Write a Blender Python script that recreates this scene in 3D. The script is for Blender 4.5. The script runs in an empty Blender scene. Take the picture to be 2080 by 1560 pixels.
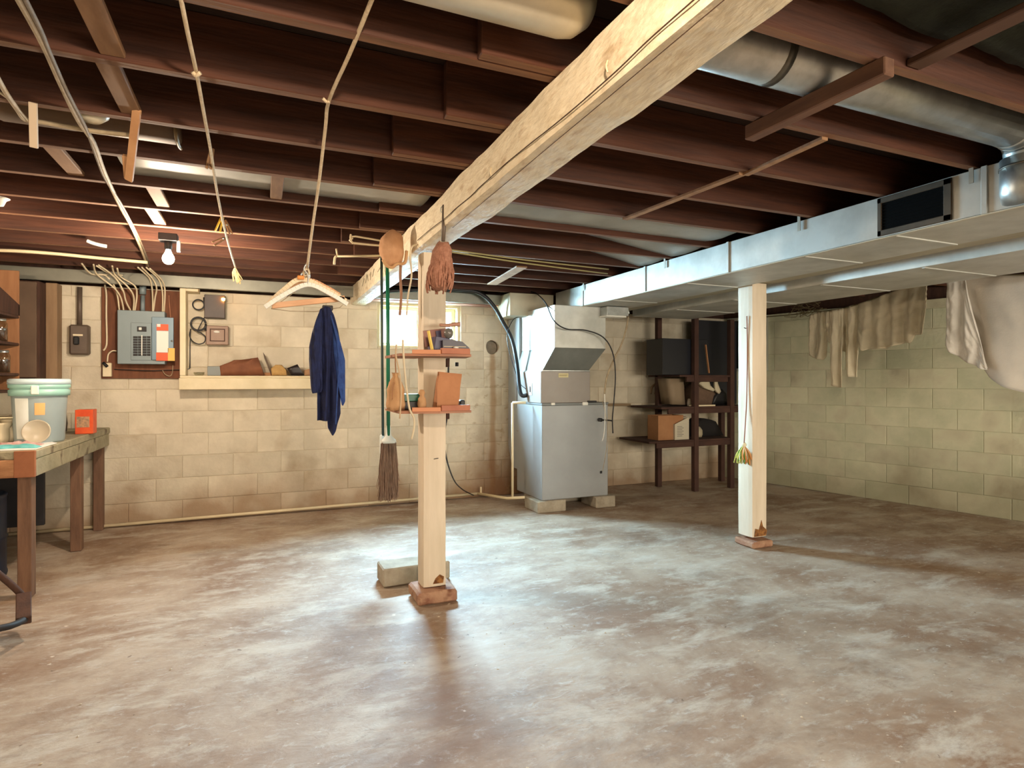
import bpy, bmesh, math, random
from mathutils import Vector, Matrix, noise
random.seed(7)
SC = bpy.context.scene
COL = SC.collection
PI = math.pi

# ------------------------------------------------------------------ camera, exposure
F_PX = 1197.0; EYE = 1.25; YAW = math.atan(510 / F_PX); HY = 772.0
cam = bpy.data.cameras.new('camera'); camo = bpy.data.objects.new('camera', cam); COL.objects.link(camo)
cam.sensor_width = 36; cam.lens = F_PX / 2080 * 36; cam.shift_y = -8 / 2080; cam.clip_start = 0.05
camo.location = (0, 0, EYE); camo.rotation_euler = (PI / 2, 0, -YAW)
SC.camera = camo
SC.view_settings.view_transform = 'Standard'; SC.view_settings.look = 'None'
SC.view_settings.gamma = 1; SC.view_settings.use_curve_mapping = False
SC.view_settings.exposure = 0.95
SC.cycles.max_bounces = 8; SC.cycles.diffuse_bounces = 5; SC.cycles.transparent_max_bounces = 12
SC.cycles.caustics_reflective = False; SC.cycles.caustics_refractive = False
SC.cycles.sample_clamp_indirect = 6

# ------------------------------------------------------------------ world + lights
W = bpy.data.worlds.new('sky'); SC.world = W; W.use_nodes = True
bg = W.node_tree.nodes['Background']; bg.inputs[0].default_value = (0.72, 0.86, 1, 1); bg.inputs[1].default_value = 3.0

def light(kind, name, loc, energy, color, size=0.03, **k):
    l = bpy.data.lights.new(name, kind); l.energy = energy; l.color = color
    if kind == 'POINT': l.shadow_soft_size = size
    o = bpy.data.objects.new(name, l); o.location = loc; COL.objects.link(o)
    for a, b in k.items(): setattr(l, a, b)
    return o
# daylight at the small window in the back wall
dl = light('AREA', 'window_daylight', (1.38, 6.62, 2.12), 1600, (0.52, 0.81, 1.0), shape='RECTANGLE')
dl.data.size = 1.7; dl.data.size_y = 0.9; dl.rotation_euler = (-math.radians(62), 0, math.radians(12))
WARM = (1.0, 0.76, 0.54)
BULB = (-0.516, 4.1, 2.005)
light('POINT', 'bulb_light', BULB, 44, (1.0, 0.80, 0.60), 0.03)
light('POINT', 'lamp_over_viewer', (0.22, 0.10, 2.06), 74, WARM, 0.04)
fl = light('AREA', 'fill_behind_viewer', (3.6, -3.3, 1.4), 165, (1.0, 0.88, 0.72), shape='RECTANGLE')  # added soft fill to brighten posts and right wall, not a real window
fl.data.size = 5.0; fl.data.size_y = 1.0; fl.rotation_euler = (PI / 2, 0, 0)
light('POINT', 'lamp_over_bench', (-1.66, 3.75, 1.97), 11, WARM, 0.03)

# ------------------------------------------------------------------ pixel -> point helpers (points get their own real depth)
_F = (math.sin(YAW), math.cos(YAW)); _R = (math.cos(YAW), -math.sin(YAW))
def ray(px, py):
    u = (px - 1040) / F_PX; v = (HY - py) / F_PX
    return (_F[0] + _R[0] * u, _F[1] + _R[1] * u, v)
def aty(px, py, y): r = ray(px, py); t = y / r[1]; return Vector((r[0] * t, y, EYE + r[2] * t))
def atx(px, py, x): r = ray(px, py); t = x / r[0]; return Vector((x, r[1] * t, EYE + r[2] * t))
def atz(px, py, z): r = ray(px, py); t = (z - EYE) / r[2]; return Vector((r[0] * t, r[1] * t, z))

# ------------------------------------------------------------------ materials
def lin(c):
    return tuple((x / 255 / 12.92 if x / 255 <= 0.04045 else ((x / 255 + 0.055) / 1.055) ** 2.4) for x in c) + (1,)
MATS = {}
def mat(name, c1, c2=None, rough=0.8, metal=0.0, scale=6.0, stretch=(1, 1, 1), bump=0.0, bscale=60.0, rand=0.0,
        contrast=(0.35, 0.65), c3=None, s3=2.0, k3=(0.55, 0.7), emit=None, spec=None):
    if name in MATS: return MATS[name]
    m = bpy.data.materials.new(name); m.use_nodes = True; MATS[name] = m
    nt = m.node_tree; N = nt.nodes; L = nt.links; B = N['Principled BSDF']
    B.inputs['Roughness'].default_value = rough; B.inputs['Metallic'].default_value = metal
    if spec is not None: B.inputs['Specular IOR Level'].default_value = spec
    if emit:
        B.inputs['Emission Color'].default_value = emit[0]; B.inputs['Emission Strength'].default_value = emit[1]
    if not c2 and not rand:
        B.inputs['Base Color'].default_value = lin(c1)
    else:
        c2 = c2 or c1
        tc = N.new('ShaderNodeTexCoord'); mp = N.new('ShaderNodeMapping'); mp.inputs['Scale'].default_value = stretch
        L.new(tc.outputs['Object'], mp.inputs[0])
        oi = N.new('ShaderNodeObjectInfo'); ad = N.new('ShaderNodeVectorMath'); ad.operation = 'ADD'
        ml = N.new('ShaderNodeVectorMath'); ml.operation = 'SCALE'; ml.inputs['Scale'].default_value = 13.0
        cx = N.new('ShaderNodeCombineXYZ')
        for i in range(3): L.new(oi.outputs['Random'], cx.inputs[i])
        L.new(cx.outputs[0], ml.inputs[0]); L.new(mp.outputs[0], ad.inputs[0]); L.new(ml.outputs[0], ad.inputs[1])
        nz = N.new('ShaderNodeTexNoise'); nz.inputs['Scale'].default_value = scale; nz.inputs['Detail'].default_value = 6
        nz.inputs['Roughness'].default_value = 0.6
        L.new(ad.outputs[0], nz.inputs['Vector'])
        cr = N.new('ShaderNodeValToRGB'); cr.color_ramp.elements[0].position = contrast[0]; cr.color_ramp.elements[1].position = contrast[1]
        cr.color_ramp.elements[0].color = lin(c1); cr.color_ramp.elements[1].color = lin(c2)
        L.new(nz.outputs[0], cr.inputs[0]); out = cr.outputs[0]
        if c3:
            n3 = N.new('ShaderNodeTexNoise'); n3.inputs['Scale'].default_value = s3; n3.inputs['Detail'].default_value = 8
            L.new(ad.outputs[0], n3.inputs['Vector'])
            r3 = N.new('ShaderNodeValToRGB'); r3.color_ramp.elements[0].position = k3[0]; r3.color_ramp.elements[1].position = k3[1]
            L.new(n3.outputs[0], r3.inputs[0])
            mx = N.new('ShaderNodeMix'); mx.data_type = 'RGBA'; L.new(r3.outputs[0], mx.inputs[0]); L.new(out, mx.inputs[6])
            mx.inputs[7].default_value = lin(c3); out = mx.outputs[2]
        if rand:
            hv = N.new('ShaderNodeHueSaturation'); mr = N.new('ShaderNodeMapRange')
            mr.inputs[3].default_value = 1 - rand; mr.inputs[4].default_value = 1 + rand
            L.new(oi.outputs['Random'], mr.inputs[0]); L.new(mr.outputs[0], hv.inputs['Value']); L.new(out, hv.inputs['Color']); out = hv.outputs[0]
        L.new(out, B.inputs['Base Color'])
    if bump:
        tc2 = N.new('ShaderNodeTexCoord'); mp2 = N.new('ShaderNodeMapping'); mp2.inputs['Scale'].default_value = stretch
        nb = N.new('ShaderNodeTexNoise'); nb.inputs['Scale'].default_value = bscale; nb.inputs['Detail'].default_value = 6
        bp = N.new('ShaderNodeBump'); bp.inputs['Strength'].default_value = bump; bp.inputs['Distance'].default_value = 0.01
        L.new(tc2.outputs['Object'], mp2.inputs[0]); L.new(mp2.outputs[0], nb.inputs['Vector'])
        L.new(nb.outputs[0], bp.inputs['Height']); L.new(bp.outputs[0], B.inputs['Normal'])
    return m

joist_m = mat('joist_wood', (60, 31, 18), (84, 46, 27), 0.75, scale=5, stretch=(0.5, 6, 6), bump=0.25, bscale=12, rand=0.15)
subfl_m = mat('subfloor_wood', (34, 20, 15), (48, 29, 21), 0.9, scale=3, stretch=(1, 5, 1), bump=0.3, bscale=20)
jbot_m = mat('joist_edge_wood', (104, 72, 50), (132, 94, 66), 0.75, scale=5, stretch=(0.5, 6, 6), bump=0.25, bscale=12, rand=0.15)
pale_m = mat('pale_wood', (150, 112, 78), (178, 138, 100), 0.75, scale=5, stretch=(3, 3, 0.6), bump=0.2, bscale=20, rand=0.08)
beam_m = mat('beam_paint', (226, 212, 182), (246, 236, 210), 0.75, scale=14, stretch=(3, 1, 3), bump=0.7, bscale=22, c3=(204, 182, 148), s3=9, k3=(0.58, 0.74))
post_m = mat('post_paint', (206, 192, 168), (222, 208, 186), 0.6, scale=3, stretch=(3, 3, 0.5), bump=0.12, bscale=12)
rust_m = mat('rust_stain', (92, 52, 22), (160, 112, 60), 0.9, scale=30)
block_m = mat('block_paint', (196, 186, 164), (218, 208, 186), 0.75, scale=3.0, bump=0.45, bscale=26, rand=0.06, c3=(172, 154, 126), s3=3.2, k3=(0.56, 0.8))
blockr_m = mat('block_paint_green', (192, 196, 166), (216, 214, 186), 0.75, scale=3.0, bump=0.45, bscale=26, rand=0.08, c3=(168, 162, 136), s3=3.0, k3=(0.54, 0.8))
mortar_m = mat('mortar_paint', (180, 168, 144), (206, 192, 166), 0.9, scale=9, bump=0.5, bscale=30)
mortarr_m = mat('mortar_paint_green', (180, 182, 152), (204, 202, 174), 0.9, scale=9, bump=0.5, bscale=30)
galv_m = mat('galvanised', (168, 172, 170), (192, 196, 194), 0.38, 0.85, scale=14, bump=0.08, bscale=18)
duct_m = mat('duct_sheet', (178, 180, 174), (204, 206, 200), 0.5, 0.35, scale=4, stretch=(1, 1, 1), bump=0.25, bscale=5)
furn_m = mat('furnace_enamel', (150, 154, 156), (158, 162, 164), 0.42, 0.15, scale=3)
furn2_m = mat('furnace_enamel_dark', (140, 134, 128), (148, 142, 136), 0.45, 0.1, scale=3)
foil_m = mat('panning_sheet', (162, 164, 158), (186, 188, 182), 0.6, 0.1, scale=3, bump=0.2, bscale=6)
black_m = mat('black_rubber', (18, 18, 20), rough=0.5)
dark_m = mat('dark_paint', (26, 24, 26), (34, 31, 33), 0.6, scale=8)
darkw_m = mat('dark_wood', (58, 36, 26), (78, 50, 36), 0.8, scale=5, stretch=(4, 4, 1), bump=0.2, bscale=20)
white_m = mat('white_plastic', (226, 226, 218), rough=0.45)
cream_m = mat('cream_paint', (216, 202, 166), (228, 214, 182), 0.6, scale=6, bump=0.1)
pvc_m = mat('pvc', (222, 206, 170), rough=0.45)
cable_m = mat('old_cable', (150, 134, 108), (176, 160, 132), 0.7, scale=20)
cablew_m = mat('white_cable', (214, 200, 170), rough=0.6)
rope_m = mat('rope', (196, 178, 148), (218, 202, 174), 0.9, scale=60, bump=0.3, bscale=200)
panel_m = mat('panel_grey', (122, 136, 140), (128, 142, 146), 0.45, 0.2, scale=4)
ply_m = mat('plywood_brown', (98, 58, 36), (120, 74, 48), 0.8, scale=5, stretch=(5, 1, 0.8), bump=0.1)
orange_m = mat('orange_print', (216, 84, 32), rough=0.5)
yellow_m = mat('yellow', (226, 190, 70), rough=0.5)
navy_m = mat('navy_cloth', (16, 24, 60), (24, 36, 80), 0.9, scale=30, bump=0.2, bscale=120)
blue_m = mat('blue_cloth', (34, 58, 118), (46, 76, 140), 0.9, scale=30, bump=0.2, bscale=120)
cloth_m = mat('cream_cloth', (200, 190, 162), (214, 204, 178), 0.95, scale=6, bump=0.15, bscale=90)
sheet_m = mat('sheet_cloth', (204, 196, 182), (216, 208, 194), 0.95, scale=5, bump=0.15, bscale=90)
green_m = mat('green_enamel', (16, 104, 72), rough=0.4)
bench_m = mat('bench_paint', (138, 132, 108), (164, 156, 130), 0.8, scale=7, bump=0.3, c3=(80, 66, 48), s3=7, k3=(0.58, 0.7))
benchw_m = mat('bench_wood', (140, 96, 64), (180, 132, 92), 0.75, scale=5, stretch=(1, 3, 5), bump=0.2)
legw_m = mat('leg_wood', (98, 70, 52), (124, 92, 70), 0.75, scale=5, stretch=(5, 5, 0.7), bump=0.15)
conc_m = mat('concrete', (150, 140, 122), (178, 168, 150), 0.9, scale=10, bump=0.4, bscale=50)
terra_m = mat('shelf_brown', (146, 98, 74), (170, 120, 92), 0.6, scale=5, stretch=(1, 4, 4))
kraft_m = mat('kraft_paper', (172, 118, 80), (192, 136, 96), 0.8, scale=5, bump=0.3, bscale=14)
tan_m = mat('tan_canvas', (190, 146, 102), (206, 164, 120), 0.9, scale=10, bump=0.3, bscale=60)
hat_m = mat('hat_felt', (184, 138, 100), (204, 158, 120), 0.9, scale=14, bump=0.35, bscale=30)
mop_m = mat('duster_yarn', (146, 100, 80), (172, 124, 102), 0.95, scale=50, bump=0.5, bscale=120)
straw_m = mat('broom_fibre', (104, 80, 66), (150, 120, 100), 0.9, scale=40, stretch=(6, 6, 0.5))
card_m = mat('cardboard', (160, 112, 74), (176, 128, 88), 0.85, scale=4, bump=0.1)
glassd_m = mat('dark_glass', (10, 12, 14), rough=0.15)
def glass(name, tint=(1, 1, 1, 1), fac=0.08):
    m = bpy.data.materials.new(name); m.use_nodes = True; nt = m.node_tree; N = nt.nodes
    N.remove(N['Principled BSDF']); t = N.new('ShaderNodeBsdfTransparent'); t.inputs[0].default_value = tint
    g = N.new('ShaderNodeBsdfGlossy'); g.inputs['Roughness'].default_value = 0.05
    x = N.new('ShaderNodeMixShader'); x.inputs[0].default_value = fac
    nt.links.new(t.outputs[0], x.inputs[1]); nt.links.new(g.outputs[0], x.inputs[2]); nt.links.new(x.outputs[0], N['Material Output'].inputs[0])
    return m
glass_m = glass('window_glass', (0.97, 0.99, 1, 1)); jar_m = glass('jar_glass', (0.85, 0.86, 0.8, 1), 0.18)

def stain(m, zmax, col, streaks=False, amt=0.75):
    nt = m.node_tree; N = nt.nodes; L = nt.links; B = N['Principled BSDF']; src = B.inputs['Base Color'].links[0].from_socket
    g = N.new('ShaderNodeNewGeometry'); sp = N.new('ShaderNodeSeparateXYZ'); L.new(g.outputs['Position'], sp.inputs[0])
    def mth(op, a, b=None, c=None):
        n = N.new('ShaderNodeMath'); n.operation = op
        for i, v in enumerate((a, b, c)):
            if v is None: continue
            if isinstance(v, (int, float)): n.inputs[i].default_value = v
            else: L.new(v, n.inputs[i])
        n.use_clamp = op in ('MULTIPLY_ADD',) and False
        return n.outputs[0]
    def nz(sc, st=(1, 1, 1), det=6):
        mp = N.new('ShaderNodeMapping'); mp.inputs['Scale'].default_value = st; L.new(g.outputs['Position'], mp.inputs[0])
        n = N.new('ShaderNodeTexNoise'); n.inputs['Scale'].default_value = sc; n.inputs['Detail'].default_value = det; L.new(mp.outputs[0], n.inputs['Vector']); return n.outputs[0]
    def rng(v, a, b, lo=0.0, hi=1.0):
        r = N.new('ShaderNodeMapRange'); r.clamp = True; L.new(v, r.inputs[0]); r.inputs[1].default_value = a; r.inputs[2].default_value = b
        r.inputs[3].default_value = lo; r.inputs[4].default_value = hi; return r.outputs[0]
    def mix(f, a, c):
        x = N.new('ShaderNodeMix'); x.data_type = 'RGBA'; L.new(f, x.inputs[0]); L.new(a, x.inputs[6]); x.inputs[7].default_value = lin(c); return x.outputs[2]
    z = mth('ADD', sp.outputs[2], mth('MULTIPLY', mth('SUBTRACT', nz(2.2), 0.5), 0.9))
    out = mix(rng(z, zmax, 0.06, 0.0, amt), src, col)
    if streaks:
        dx = mth('ABSOLUTE', mth('ADD', mth('SUBTRACT', sp.outputs[0], 2.305), mth('MULTIPLY', mth('SUBTRACT', nz(4, (1, 1, 1)), 0.5), 0.06)))
        below = rng(sp.outputs[2], 1.60, 1.54)
        f1 = mth('MULTIPLY', rng(dx, 0.045, 0.018, 0, 0.65), below)
        out = mix(f1, out, (158, 120, 76))
        # wide damp patch in the corner beside the furnace
        xr = mth('ADD', sp.outputs[0], mth('MULTIPLY', mth('SUBTRACT', nz(3.2), 0.5), 0.5))
        zr = mth('ADD', sp.outputs[2], mth('MULTIPLY', mth('SUBTRACT', nz(5, (2, 2, 0.6)), 0.5), 0.9))
        f2 = mth('MULTIPLY', mth('MULTIPLY', rng(xr, 1.95, 2.35), rng(sp.outputs[0], 2.75, 2.6)), rng(zr, 0.95, 0.15, 0, 0.85))
        out = mix(f2, out, (124, 84, 50))
        # rusty joints and flaking around the drip
        f3 = mth('MULTIPLY', mth('MULTIPLY', rng(sp.outputs[0], 1.85, 2.1), rng(nz(13, (1, 1, 1.6), 8), 0.57, 0.68, 0, 0.5)), mth('MULTIPLY', rng(sp.outputs[2], 1.5, 1.3), rng(sp.outputs[0], 2.75, 2.6)))
        out = mix(f3, out, (150, 122, 84))
    L.new(out, B.inputs['Base Color'])
stain(block_m, 0.42, (140, 106, 72), True); stain(mortar_m, 0.42, (120, 88, 58), True)
stain(blockr_m, 0.55, (118, 110, 84), False, 0.6); stain(mortarr_m, 0.55, (96, 88, 66), False, 0.6)

# ------------------------------------------------------------------ geometry helpers
def finish(name, bm, m, parent=None, smooth=False):
    me = bpy.data.meshes.new(name); bmesh.ops.recalc_face_normals(bm, faces=bm.faces[:]); bm.to_mesh(me); bm.free()
    if smooth:
        for p in me.polygons: p.use_smooth = True
    if m: me.materials.append(m)
    o = bpy.data.objects.new(name, me); COL.objects.link(o)
    if parent is not None:
        o.parent = parent
        if parent.type == 'EMPTY' or parent.get('_moved'): o.matrix_parent_inverse = parent.matrix_basis.inverted()
    return o
def tag(o, label=None, cat=None, group=None, kind=None):
    if label: o['label'] = label
    if cat: o['category'] = cat
    if group: o['group'] = group
    if kind: o['kind'] = kind
    return o
def thing(name, label, cat, loc=(0, 0, 0), group=None, kind=None):
    o = bpy.data.objects.new(name, None); COL.objects.link(o); o.location = loc; o.empty_display_size = 0.05
    o.matrix_basis = Matrix.Translation(Vector(loc))
    return tag(o, label, cat, group, kind)
def A(bm, p0, p1, bev=0.0, M=None):
    """axis box between corners"""
    p0 = Vector(p0); p1 = Vector(p1); c = (p0 + p1) / 2; s = p1 - p0
    r = bmesh.ops.create_cube(bm, size=1.0); vs = r['verts']
    for v in vs: v.co = Vector((v.co.x * s.x, v.co.y * s.y, v.co.z * s.z)) + c
    if bev:
        es = list({e for v in vs for e in v.link_edges})
        rb = bmesh.ops.bevel(bm, geom=es, offset=bev, segments=1, affect='EDGES', profile=0.5)
        vs = list({v for f in rb['faces'] for v in f.verts} | {v for v in vs if v.is_valid})
    if M is not None:
        for v in vs: v.co = M @ v.co
    return vs
def box(name, p0, p1, m, parent=None, bev=0.003, M=None):
    bm = bmesh.new(); A(bm, p0, p1, bev, M); return finish(name, bm, m, parent)
def boxes(name, lst, m, parent=None, bev=0.003):
    bm = bmesh.new()
    for p0, p1 in lst: A(bm, p0, p1, bev)
    return finish(name, bm, m, parent)
def bar(bm, a, b, w, h, up=(0, 0, 1)):
    """rectangular bar from a to b"""
    a = Vector(a); b = Vector(b); d = (b - a); l = d.length; x = d.normalized(); z = Vector(up)
    y = z.cross(x)
    if y.length < 1e-4: y = Vector((0, 1, 0)).cross(x)
    y.normalize(); z = x.cross(y)
    M = Matrix((x, y, z)).transposed().to_4x4(); M.translation = (a + b) / 2
    A(bm, (-l / 2, -w / 2, -h / 2), (l / 2, w / 2, h / 2), min(w, h) * 0.08, M)
def catmull(P, n=6):
    P = [Vector(p) for p in P]
    if len(P) < 3: return P
    out = []
    for i in range(len(P) - 1):
        p0 = P[max(i - 1, 0)]; p1 = P[i]; p2 = P[i + 1]; p3 = P[min(i + 2, len(P) - 1)]
        for k in range(n):
            t = k / n
            out.append(0.5 * ((2 * p1) + (p2 - p0) * t + (2 * p0 - 5 * p1 + 4 * p2 - p3) * t * t + (3 * p1 - p0 - 3 * p2 + p3) * t ** 3))
    out.append(P[-1]); return out
def tube(bm, P, r, seg=8, smooth=6, r1=None, cap=True):
    pts = catmull(P, smooth) if smooth > 1 else [Vector(p) for p in P]
    rings = []; n = len(pts); prev = None
    for i, p in enumerate(pts):
        d = (pts[min(i + 1, n - 1)] - pts[max(i - 1, 0)]).normalized()
        if prev is None:
            u = d.orthogonal().normalized()
        else:
            u = prev - d * prev.dot(d)
            u = u.normalized() if u.length > 1e-5 else d.orthogonal().normalized()
        prev = u; v = d.cross(u)
        rr = r if r1 is None else r + (r1 - r) * i / max(n - 1, 1)
        rings.append([bm.verts.new(p + (u * math.cos(2 * PI * k / seg) + v * math.sin(2 * PI * k / seg)) * rr) for k in range(seg)])
    for i in range(n - 1):
        for k in range(seg):
            bm.faces.new((rings[i][k], rings[i][(k + 1) % seg], rings[i + 1][(k + 1) % seg], rings[i + 1][k]))
    if cap:
        bm.faces.new(rings[0][::-1]); bm.faces.new(rings[-1])
def tubeo(name, P, r, m, parent=None, seg=8, smooth=6, r1=None):
    bm = bmesh.new(); tube(bm, P, r, seg, smooth, r1); return finish(name, bm, m, parent, True)
def lathe(bm, prof, c=(0, 0, 0), seg=24, M=None, sx=1, sy=1):
    c = Vector(c); rings = []
    for r, z in prof:
        if r < 1e-5:
            p = Vector((0, 0, z)); rings.append([bm.verts.new((M @ p if M else p) + c)])
        else:
            ring = []
            for k in range(seg):
                a = 2 * PI * k / seg; p = Vector((r * math.cos(a) * sx, r * math.sin(a) * sy, z))
                ring.append(bm.verts.new((M @ p if M else p) + c))
            rings.append(ring)
    for a, b in zip(rings, rings[1:]):
        if len(a) == 1 and len(b) == 1: continue
        for k in range(seg):
            k2 = (k + 1) % seg
            if len(a) == 1: bm.faces.new((a[0], b[k2], b[k]))
            elif len(b) == 1: bm.faces.new((a[k], a[k2], b[0]))
            else: bm.faces.new((a[k], a[k2], b[k2], b[k]))
def lat(name, prof, m, parent=None, c=(0, 0, 0), seg=24, M=None, smooth=True, sx=1, sy=1):
    bm = bmesh.new(); lathe(bm, prof, c, seg, M, sx, sy); return finish(name, bm, m, parent, smooth)
def ngon_prism(bm, pts, off):
    """closed prism: polygon pts (Vectors) and the same shifted by off"""
    off = Vector(off); a = [bm.verts.new(Vector(p)) for p in pts]; b = [bm.verts.new(Vector(p) + off) for p in pts]
    bm.faces.new(a); bm.faces.new(b[::-1]); n = len(a)
    for i in range(n): bm.faces.new((a[i], b[i], b[(i + 1) % n], a[(i + 1) % n]))
def interp(poly, s):
    if s <= poly[0][0]: return poly[0][1]
    for (a, b), (c, d) in zip(poly, poly[1:]):
        if s <= c: return b + (d - b) * (s - a) / (c - a) if c > a else d
    return poly[-1][1]
def drape(name, top, bot, fn, m, parent=None, nx=40, nz=24, nrm=(0, -1, 0), amp=0.02, freq=20, thick=0.006, bulge=0.0, seed=0, topamp=0.3):
    """hanging cloth; top/bot polylines in photo px columns, fn maps px -> 3D point on its own vertical plane"""
    s0 = max(top[0][0], bot[0][0]); s1 = min(top[-1][0], bot[-1][0]); nrm = Vector(nrm).normalized()
    bm = bmesh.new(); G = [[], []]
    for side in (0, 1):
        for i in range(nx + 1):
            s = s0 + (s1 - s0) * i / nx; yt = interp(top, s); yb = interp(bot, s); row = []
            e = math.sin(PI * i / nx) ** 0.5 if 0 < i < nx else 0
            for j in range(nz + 1):
                t = j / nz; p = fn(s, yt + (yb - yt) * t)
                k = topamp + (1 - topamp) * t
                a = 2 * PI * i / nx
                d = amp * k * (math.sin(freq * i / nx * 2 * PI / 6 + seed + 1.3 * t) * 0.6 + 0.8 * noise.noise(Vector((i / nx * freq * 0.5, t * 1.6, seed))))
                d += amp * 0.35 * noise.noise(Vector((i / nx * 9, t * 9, seed + 5)))
                b = bulge * e * (math.sin(PI * min(1, t * 0.85 + 0.15)) ** 0.5 if t < 1 else 0.5)
                row.append(bm.verts.new(p + nrm * ((d + thick / 2 + b) if side == 0 else (d - thick / 2 - b))))
            G[side].append(row)
    for side in (0, 1):
        for i in range(nx):
            for j in range(nz):
                q = (G[side][i][j], G[side][i + 1][j], G[side][i + 1][j + 1], G[side][i][j + 1])
                bm.faces.new(q if side == 0 else q[::-1])
    for i in range(nx):
        for j in (0, nz): bm.faces.new((G[0][i][j], G[1][i][j], G[1][i + 1][j], G[0][i + 1][j]))
    for j in range(nz):
        for i in (0, nx): bm.faces.new((G[0][i][j], G[0][i][j + 1], G[1][i][j + 1], G[1][i][j]))
    return finish(name, bm, m, parent, True)

# ================================================================== SETTING
YB = 5.94; XL = -2.2; ZC = 2.345; JB = 2.155; WT = 2.04
# floor
def floor_material():
    m = bpy.data.materials.new('worn_concrete_floor'); m.use_nodes = True; nt = m.node_tree; N = nt.nodes; L = nt.links; B = N['Principled BSDF']
    tc = N.new('ShaderNodeTexCoord')
    def nz(scale, det=8, rough=0.6, dist=0.0, st=(1, 1, 1), off=(0, 0, 0)):
        mp = N.new('ShaderNodeMapping'); mp.inputs['Scale'].default_value = st; mp.inputs['Location'].default_value = off
        L.new(tc.outputs['Object'], mp.inputs[0])
        n = N.new('ShaderNodeTexNoise'); n.inputs['Scale'].default_value = scale; n.inputs['Detail'].default_value = det
        n.inputs['Roughness'].default_value = rough; n.inputs['Distortion'].default_value = dist; L.new(mp.outputs[0], n.inputs['Vector']); return n.outputs[0]
    def ramp(src, a, b, ca=(0, 0, 0, 1), cb=(1, 1, 1, 1)):
        r = N.new('ShaderNodeValToRGB'); r.color_ramp.elements[0].position = a; r.color_ramp.elements[1].position = b
        r.color_ramp.elements[0].color = ca; r.color_ramp.elements[1].color = cb; L.new(src, r.inputs[0]); return r.outputs[0]
    def mix(f, a, b):
        x = N.new('ShaderNodeMix'); x.data_type = 'RGBA'; L.new(f, x.inputs[0])
        for s, i in ((a, 6), (b, 7)):
            if isinstance(s, tuple): x.inputs[i].default_value = s
            else: L.new(s, x.inputs[i])
        return x.outputs[2]
    base = ramp(nz(1.3, 12, 0.68, 0.25), 0.38, 0.62, lin((140, 112, 89)), lin((184, 167, 147)))
    c = mix(ramp(nz(2.2, 12, 0.7, 0.3, (1, 2.2, 1), (4, 2, 0)), 0.5, 0.66), base, lin((196, 186, 170)))
    c = mix(ramp(nz(1.0, 12, 0.72, 0.2, (1, 1.4, 1), (9, 1, 0)), 0.52, 0.76), c, lin((112, 86, 66)))
    c = mix(ramp(nz(5, 8, 0.75, 0.6, (1, 3.5, 1), (2, 7, 0)), 0.66, 0.78), c, lin((98, 84, 72)))
    c = mix(ramp(nz(11, 14, 0.8, 0.4, (1, 2.0, 1), (3, 3, 0)), 0.54, 0.66, cb=(0.7, 0.7, 0.7, 1)), c, lin((200, 196, 188)))
    c = mix(ramp(nz(7, 14, 0.8, 0.3, (1, 1.7, 1), (6, 1, 0)), 0.56, 0.68, cb=(0.6, 0.6, 0.6, 1)), c, lin((120, 96, 76)))
    c = mix(ramp(nz(26, 3, 0.5, 0.5), 0.71, 0.76), c, lin((112, 92, 74)))
    c = mix(ramp(nz(19, 3, 0.5, 0.2, (1, 1, 1), (5, 5, 0)), 0.72, 0.76), c, lin((216, 206, 190)))
    L.new(c, B.inputs['Base Color']); B.inputs['Roughness'].default_value = 0.62
    bp = N.new('ShaderNodeBump'); bp.inputs['Strength'].default_value = 0.35; bp.inputs['Distance'].default_value = 0.02
    L.new(nz(9, 10, 0.65, 0.6, (1, 1.8, 1)), bp.inputs['Height']); L.new(bp.outputs[0], B.inputs['Normal'])
    return m
bm = bmesh.new(); bmesh.ops.create_grid(bm, x_segments=90, y_segments=100, size=1)
for v in bm.verts:
    v.co.x = 2.65 + v.co.x * 4.95; v.co.y = 1.3 + v.co.y * 4.85
    v.co.z = 0.006 * (noise.noise(Vector((v.co.x * 0.9, v.co.y * 0.9, 3))) - 0.35) + 0.002 * noise.noise(Vector((v.co.x * 4, v.co.y * 4, 1)))
    v.co.z = min(v.co.z, 0.0)
tag(finish('floor', bm, floor_material(), None, True), kind='structure')

# block walls: backing plus one object per block
def block_mesh(w, h, bev=0.005, dep=0.03):
    bm = bmesh.new(); V = []
    for d, i in ((dep, 0), (bev * 0.7, 0), (0, bev)):
        V.append([bm.verts.new((x, d, z)) for x, z in ((i, i), (w - i, i), (w - i, h - i), (i, h - i))])
    for a, b in zip(V, V[1:]):
        for k in range(4): bm.faces.new((a[k], a[(k + 1) % 4], b[(k + 1) % 4], b[k]))
    bm.faces.new(V[-1])
    bmesh.ops.recalc_face_normals(bm, faces=bm.faces[:])
    me = bpy.data.meshes.new('block'); bm.to_mesh(me); bm.free(); return me
MC = {}
def put_block(parent, x, z, w, h, org, rz, m):
    key = (round(w, 3), round(h, 3), m.name)
    if key not in MC: MC[key] = block_mesh(w, h, 0.0035 if m.name.endswith('green') else 0.005); MC[key].materials.append(m)
    o = bpy.data.objects.new('block', MC[key]); COL.objects.link(o); o.parent = parent
    dy = random.uniform(-0.0025, 0.001) * (0.5 if m.name.endswith('green') else 1)
    o.location = (org[0] + math.cos(rz) * x - math.sin(rz) * dy, org[1] + math.sin(rz) * x + math.cos(rz) * dy, z)
    o.rotation_euler = (0, 0, rz); return o
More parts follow.
